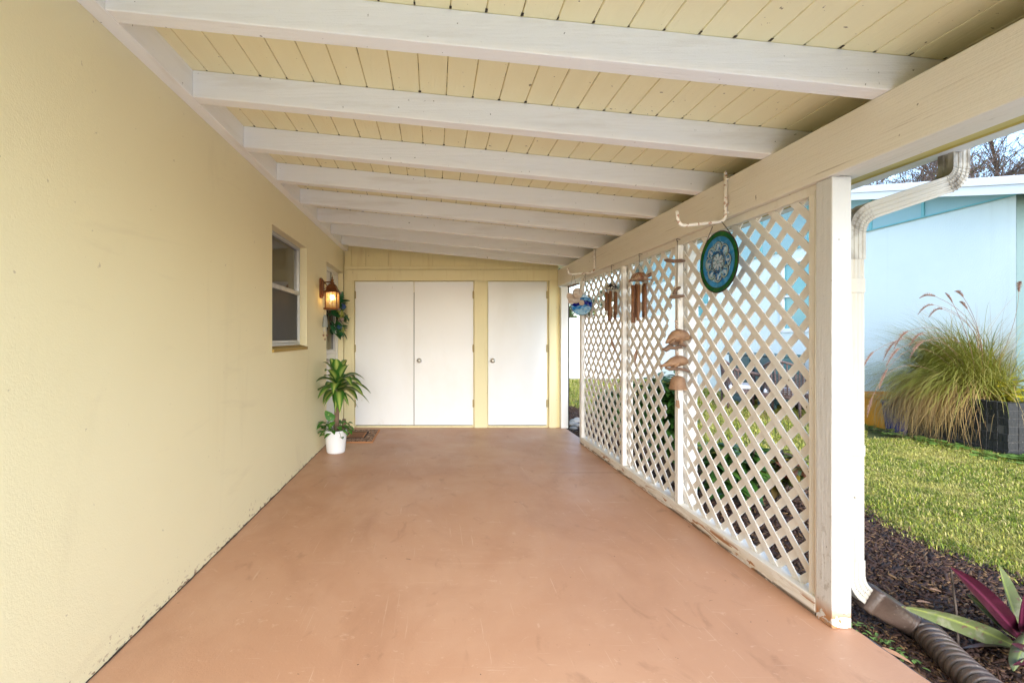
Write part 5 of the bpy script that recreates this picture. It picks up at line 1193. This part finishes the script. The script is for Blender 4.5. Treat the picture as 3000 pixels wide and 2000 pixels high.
# ================================================================ WHITE FENCE, TREES
fn = thing('white_fence', 'white board fence at the far end of the lawn', 'fence', (3.5, 14.2, GZ))
g = MB(); x = 1.0
while x < 7.0: g.box(x+.003, x+.197, 14.15, 14.18, GZ+.04, 1.86); x += .2
g.box(1.0, 7.0, 14.18, 14.21, GZ+.25, GZ+.34); g.box(1.0, 7.0, 14.18, 14.21, 1.62, 1.71); g.build('board_panel', m_vinyl, fn, bevel=.004)
for x in (1.0, 3.0, 5.0, 6.95):
    g = MB(); g.box(x-.06, x+.06, 14.19, 14.31, GZ, 1.92); g.build('fence_post', m_vinyl, fn, bevel=.006)
def branch_tree(name, label, x, y, h, spread, nlim, leafn, twn, m_leaf, seed, leafs=.12, trunkr=.16, zsplit=.3):
    r = random.Random(seed); t = thing(name, label, 'tree', (x, y, GZ)); gt = MB(); gw = MB(); gl = MB()
    top = Vector((x+r.uniform(-.3,.3), y, GZ+h*.55)); gt.tube([(x,y,GZ), (x+.05,y,GZ+h*.25), top], [trunkr, trunkr*.8, trunkr*.5], 10)
    for i in range(nlim):
        a = 2*PI*i/nlim+r.uniform(-.3,.3); b = Vector((x,y,GZ)).lerp(top, r.uniform(zsplit,1)); e = b+Vector((math.cos(a)*spread*r.uniform(.6,1), math.sin(a)*spread*r.uniform(.6,1), h*r.uniform(.2,.48)))
        m_ = b.lerp(e, .5)+Vector((0,0,h*.05)); gt.tube([b, m_, e], [trunkr*.38, trunkr*.24, trunkr*.08], 7)
        for k in range(twn):
            t_ = r.uniform(.15, 1); p = b*(1-t_)**2+m_*2*t_*(1-t_)+e*t_*t_
            d_ = ((e-b).normalized()+Vector((r.gauss(0,.55), r.gauss(0,.55), r.gauss(.25,.45)))).normalized(); L_ = spread*r.uniform(.22,.5)
            q = p+d_*L_*.5+Vector((r.gauss(0,.05),r.gauss(0,.05),.03)); s_ = p+d_*L_+Vector((0,0,-.08*L_))
            gw.tube([p, q, s_], [.014, .010, .005], 4, caps=False)
            for w_ in range(4):
                pp_ = p.lerp(s_, r.uniform(.25,1)); dd = (d_+Vector((r.gauss(0,.7),r.gauss(0,.7),r.gauss(.1,.6)))).normalized(); ll = L_*r.uniform(.25,.55); e2 = pp_+dd*ll
                gw.tube([pp_, pp_+dd*ll*.5+Vector((0,0,.02)), e2], [.008,.0065,.003], 3, caps=False)
                for z_ in range(leafn):
                    lp_ = pp_.lerp(e2, r.uniform(.2,1.05)); aa = r.uniform(0,2*PI); gl.leaf(lp_, (math.cos(aa),math.sin(aa),r.uniform(-.6,.5)), leafs*r.uniform(.6,1.2), leafs*.5, .2, 2, .1, 'heart')
    gt.build('trunk', m_bark, t, smooth=True); gw.build('twigs', m_twig, t)
    if leafn: gl.build('crown', m_leaf, t)
    return t
branch_tree('bare_tree', 'tall twiggy tree behind the blue house, at the right edge above its roof', 24.0, 19.0, 11.5, 4.2, 18, 1, 80, m_treeleaf, 21, .10)
branch_tree('bare_tree', 'twiggy tree behind the blue house seen just right of the downspout elbow', 18.6, 18.5, 10.0, 3.8, 16, 1, 80, m_treeleaf, 22, .10)
branch_tree('bare_tree', 'twiggy tree behind the blue house seen between the post and the downspout bend', 17.0, 21.5, 10.6, 3.6, 16, 2, 75, m_treeleaf, 23, .10)
m_far = mat('hedge_leaf', (.05,.10,.03), .6, island=[(.06,.11,.035),(.11,.18,.05),(.17,.24,.07),(.09,.14,.05)], transl=.3)
branch_tree('leafy_tree', 'leafy green tree behind the white fence left of the lattice', 3.9, 17.4, 3.7, 1.5, 11, 9, 16, m_far, 31, .18, .08, .15)
branch_tree('leafy_tree', 'leafy green tree behind the white fence seen through the farthest lattice panel', 6.2, 18.6, 3.3, 1.4, 10, 9, 14, m_far, 32, .18, .08, .15)
# ================================================================ CAMERA, LIGHT
cam = bpy.data.cameras.new('camera'); co = bpy.data.objects.new('camera', cam); COL.objects.link(co)
co.location = (0, 0, H); co.rotation_euler = (PI/2, 0, 0); cam.sensor_width = 36; cam.lens = 36*F/3000
cam.shift_x = (1500-CX)/3000; cam.shift_y = -(1000-CY)/3000; cam.clip_start = .05; cam.clip_end = 400; sc.camera = co
EL, AZ = math.radians(24), math.radians(181)       # compass: 0 = +Y, clockwise
wd = bpy.data.worlds.new('World'); sc.world = wd; wd.use_nodes = True; nt = wd.node_tree; nt.nodes.clear()
o_ = _n(nt,'ShaderNodeOutputWorld'); bg = _n(nt,'ShaderNodeBackground'); sk = _n(nt,'ShaderNodeTexSky'); sk.sky_type = 'NISHITA'; sk.sun_disc = False
sk.sun_elevation = EL; sk.sun_rotation = AZ; sk.air_density = 1.0; sk.dust_density = .6; sk.ozone_density = 2.0
bg.inputs[1].default_value = .12; nt.links.new(sk.outputs[0], bg.inputs[0]); nt.links.new(bg.outputs[0], o_.inputs[0])
sd = Vector((math.sin(AZ)*math.cos(EL), math.cos(AZ)*math.cos(EL), math.sin(EL)))
sl = bpy.data.lights.new('sun', 'SUN'); sl.energy = 1.5; sl.angle = math.radians(50); sl.color = (1, .99, .97)
so = bpy.data.objects.new('sun', sl); COL.objects.link(so); so.rotation_euler = sd.to_track_quat('Z', 'Y').to_euler(); so.location = (0, -10, 12)
sc.view_settings.view_transform = 'Standard'; sc.view_settings.look = 'None'; sc.view_settings.gamma = 1; sc.view_settings.exposure = 2.3; sc.view_settings.use_curve_mapping = False
cy_ = sc.cycles; cy_.max_bounces = 12; cy_.diffuse_bounces = 8; cy_.glossy_bounces = 4; cy_.transparent_max_bounces = 12; cy_.caustics_reflective = False; cy_.caustics_refractive = False; cy_.sample_clamp_indirect = 6
try:
    cy_.use_denoising = True; cy_.denoiser = 'OPENIMAGEDENOISE'
except Exception: pass
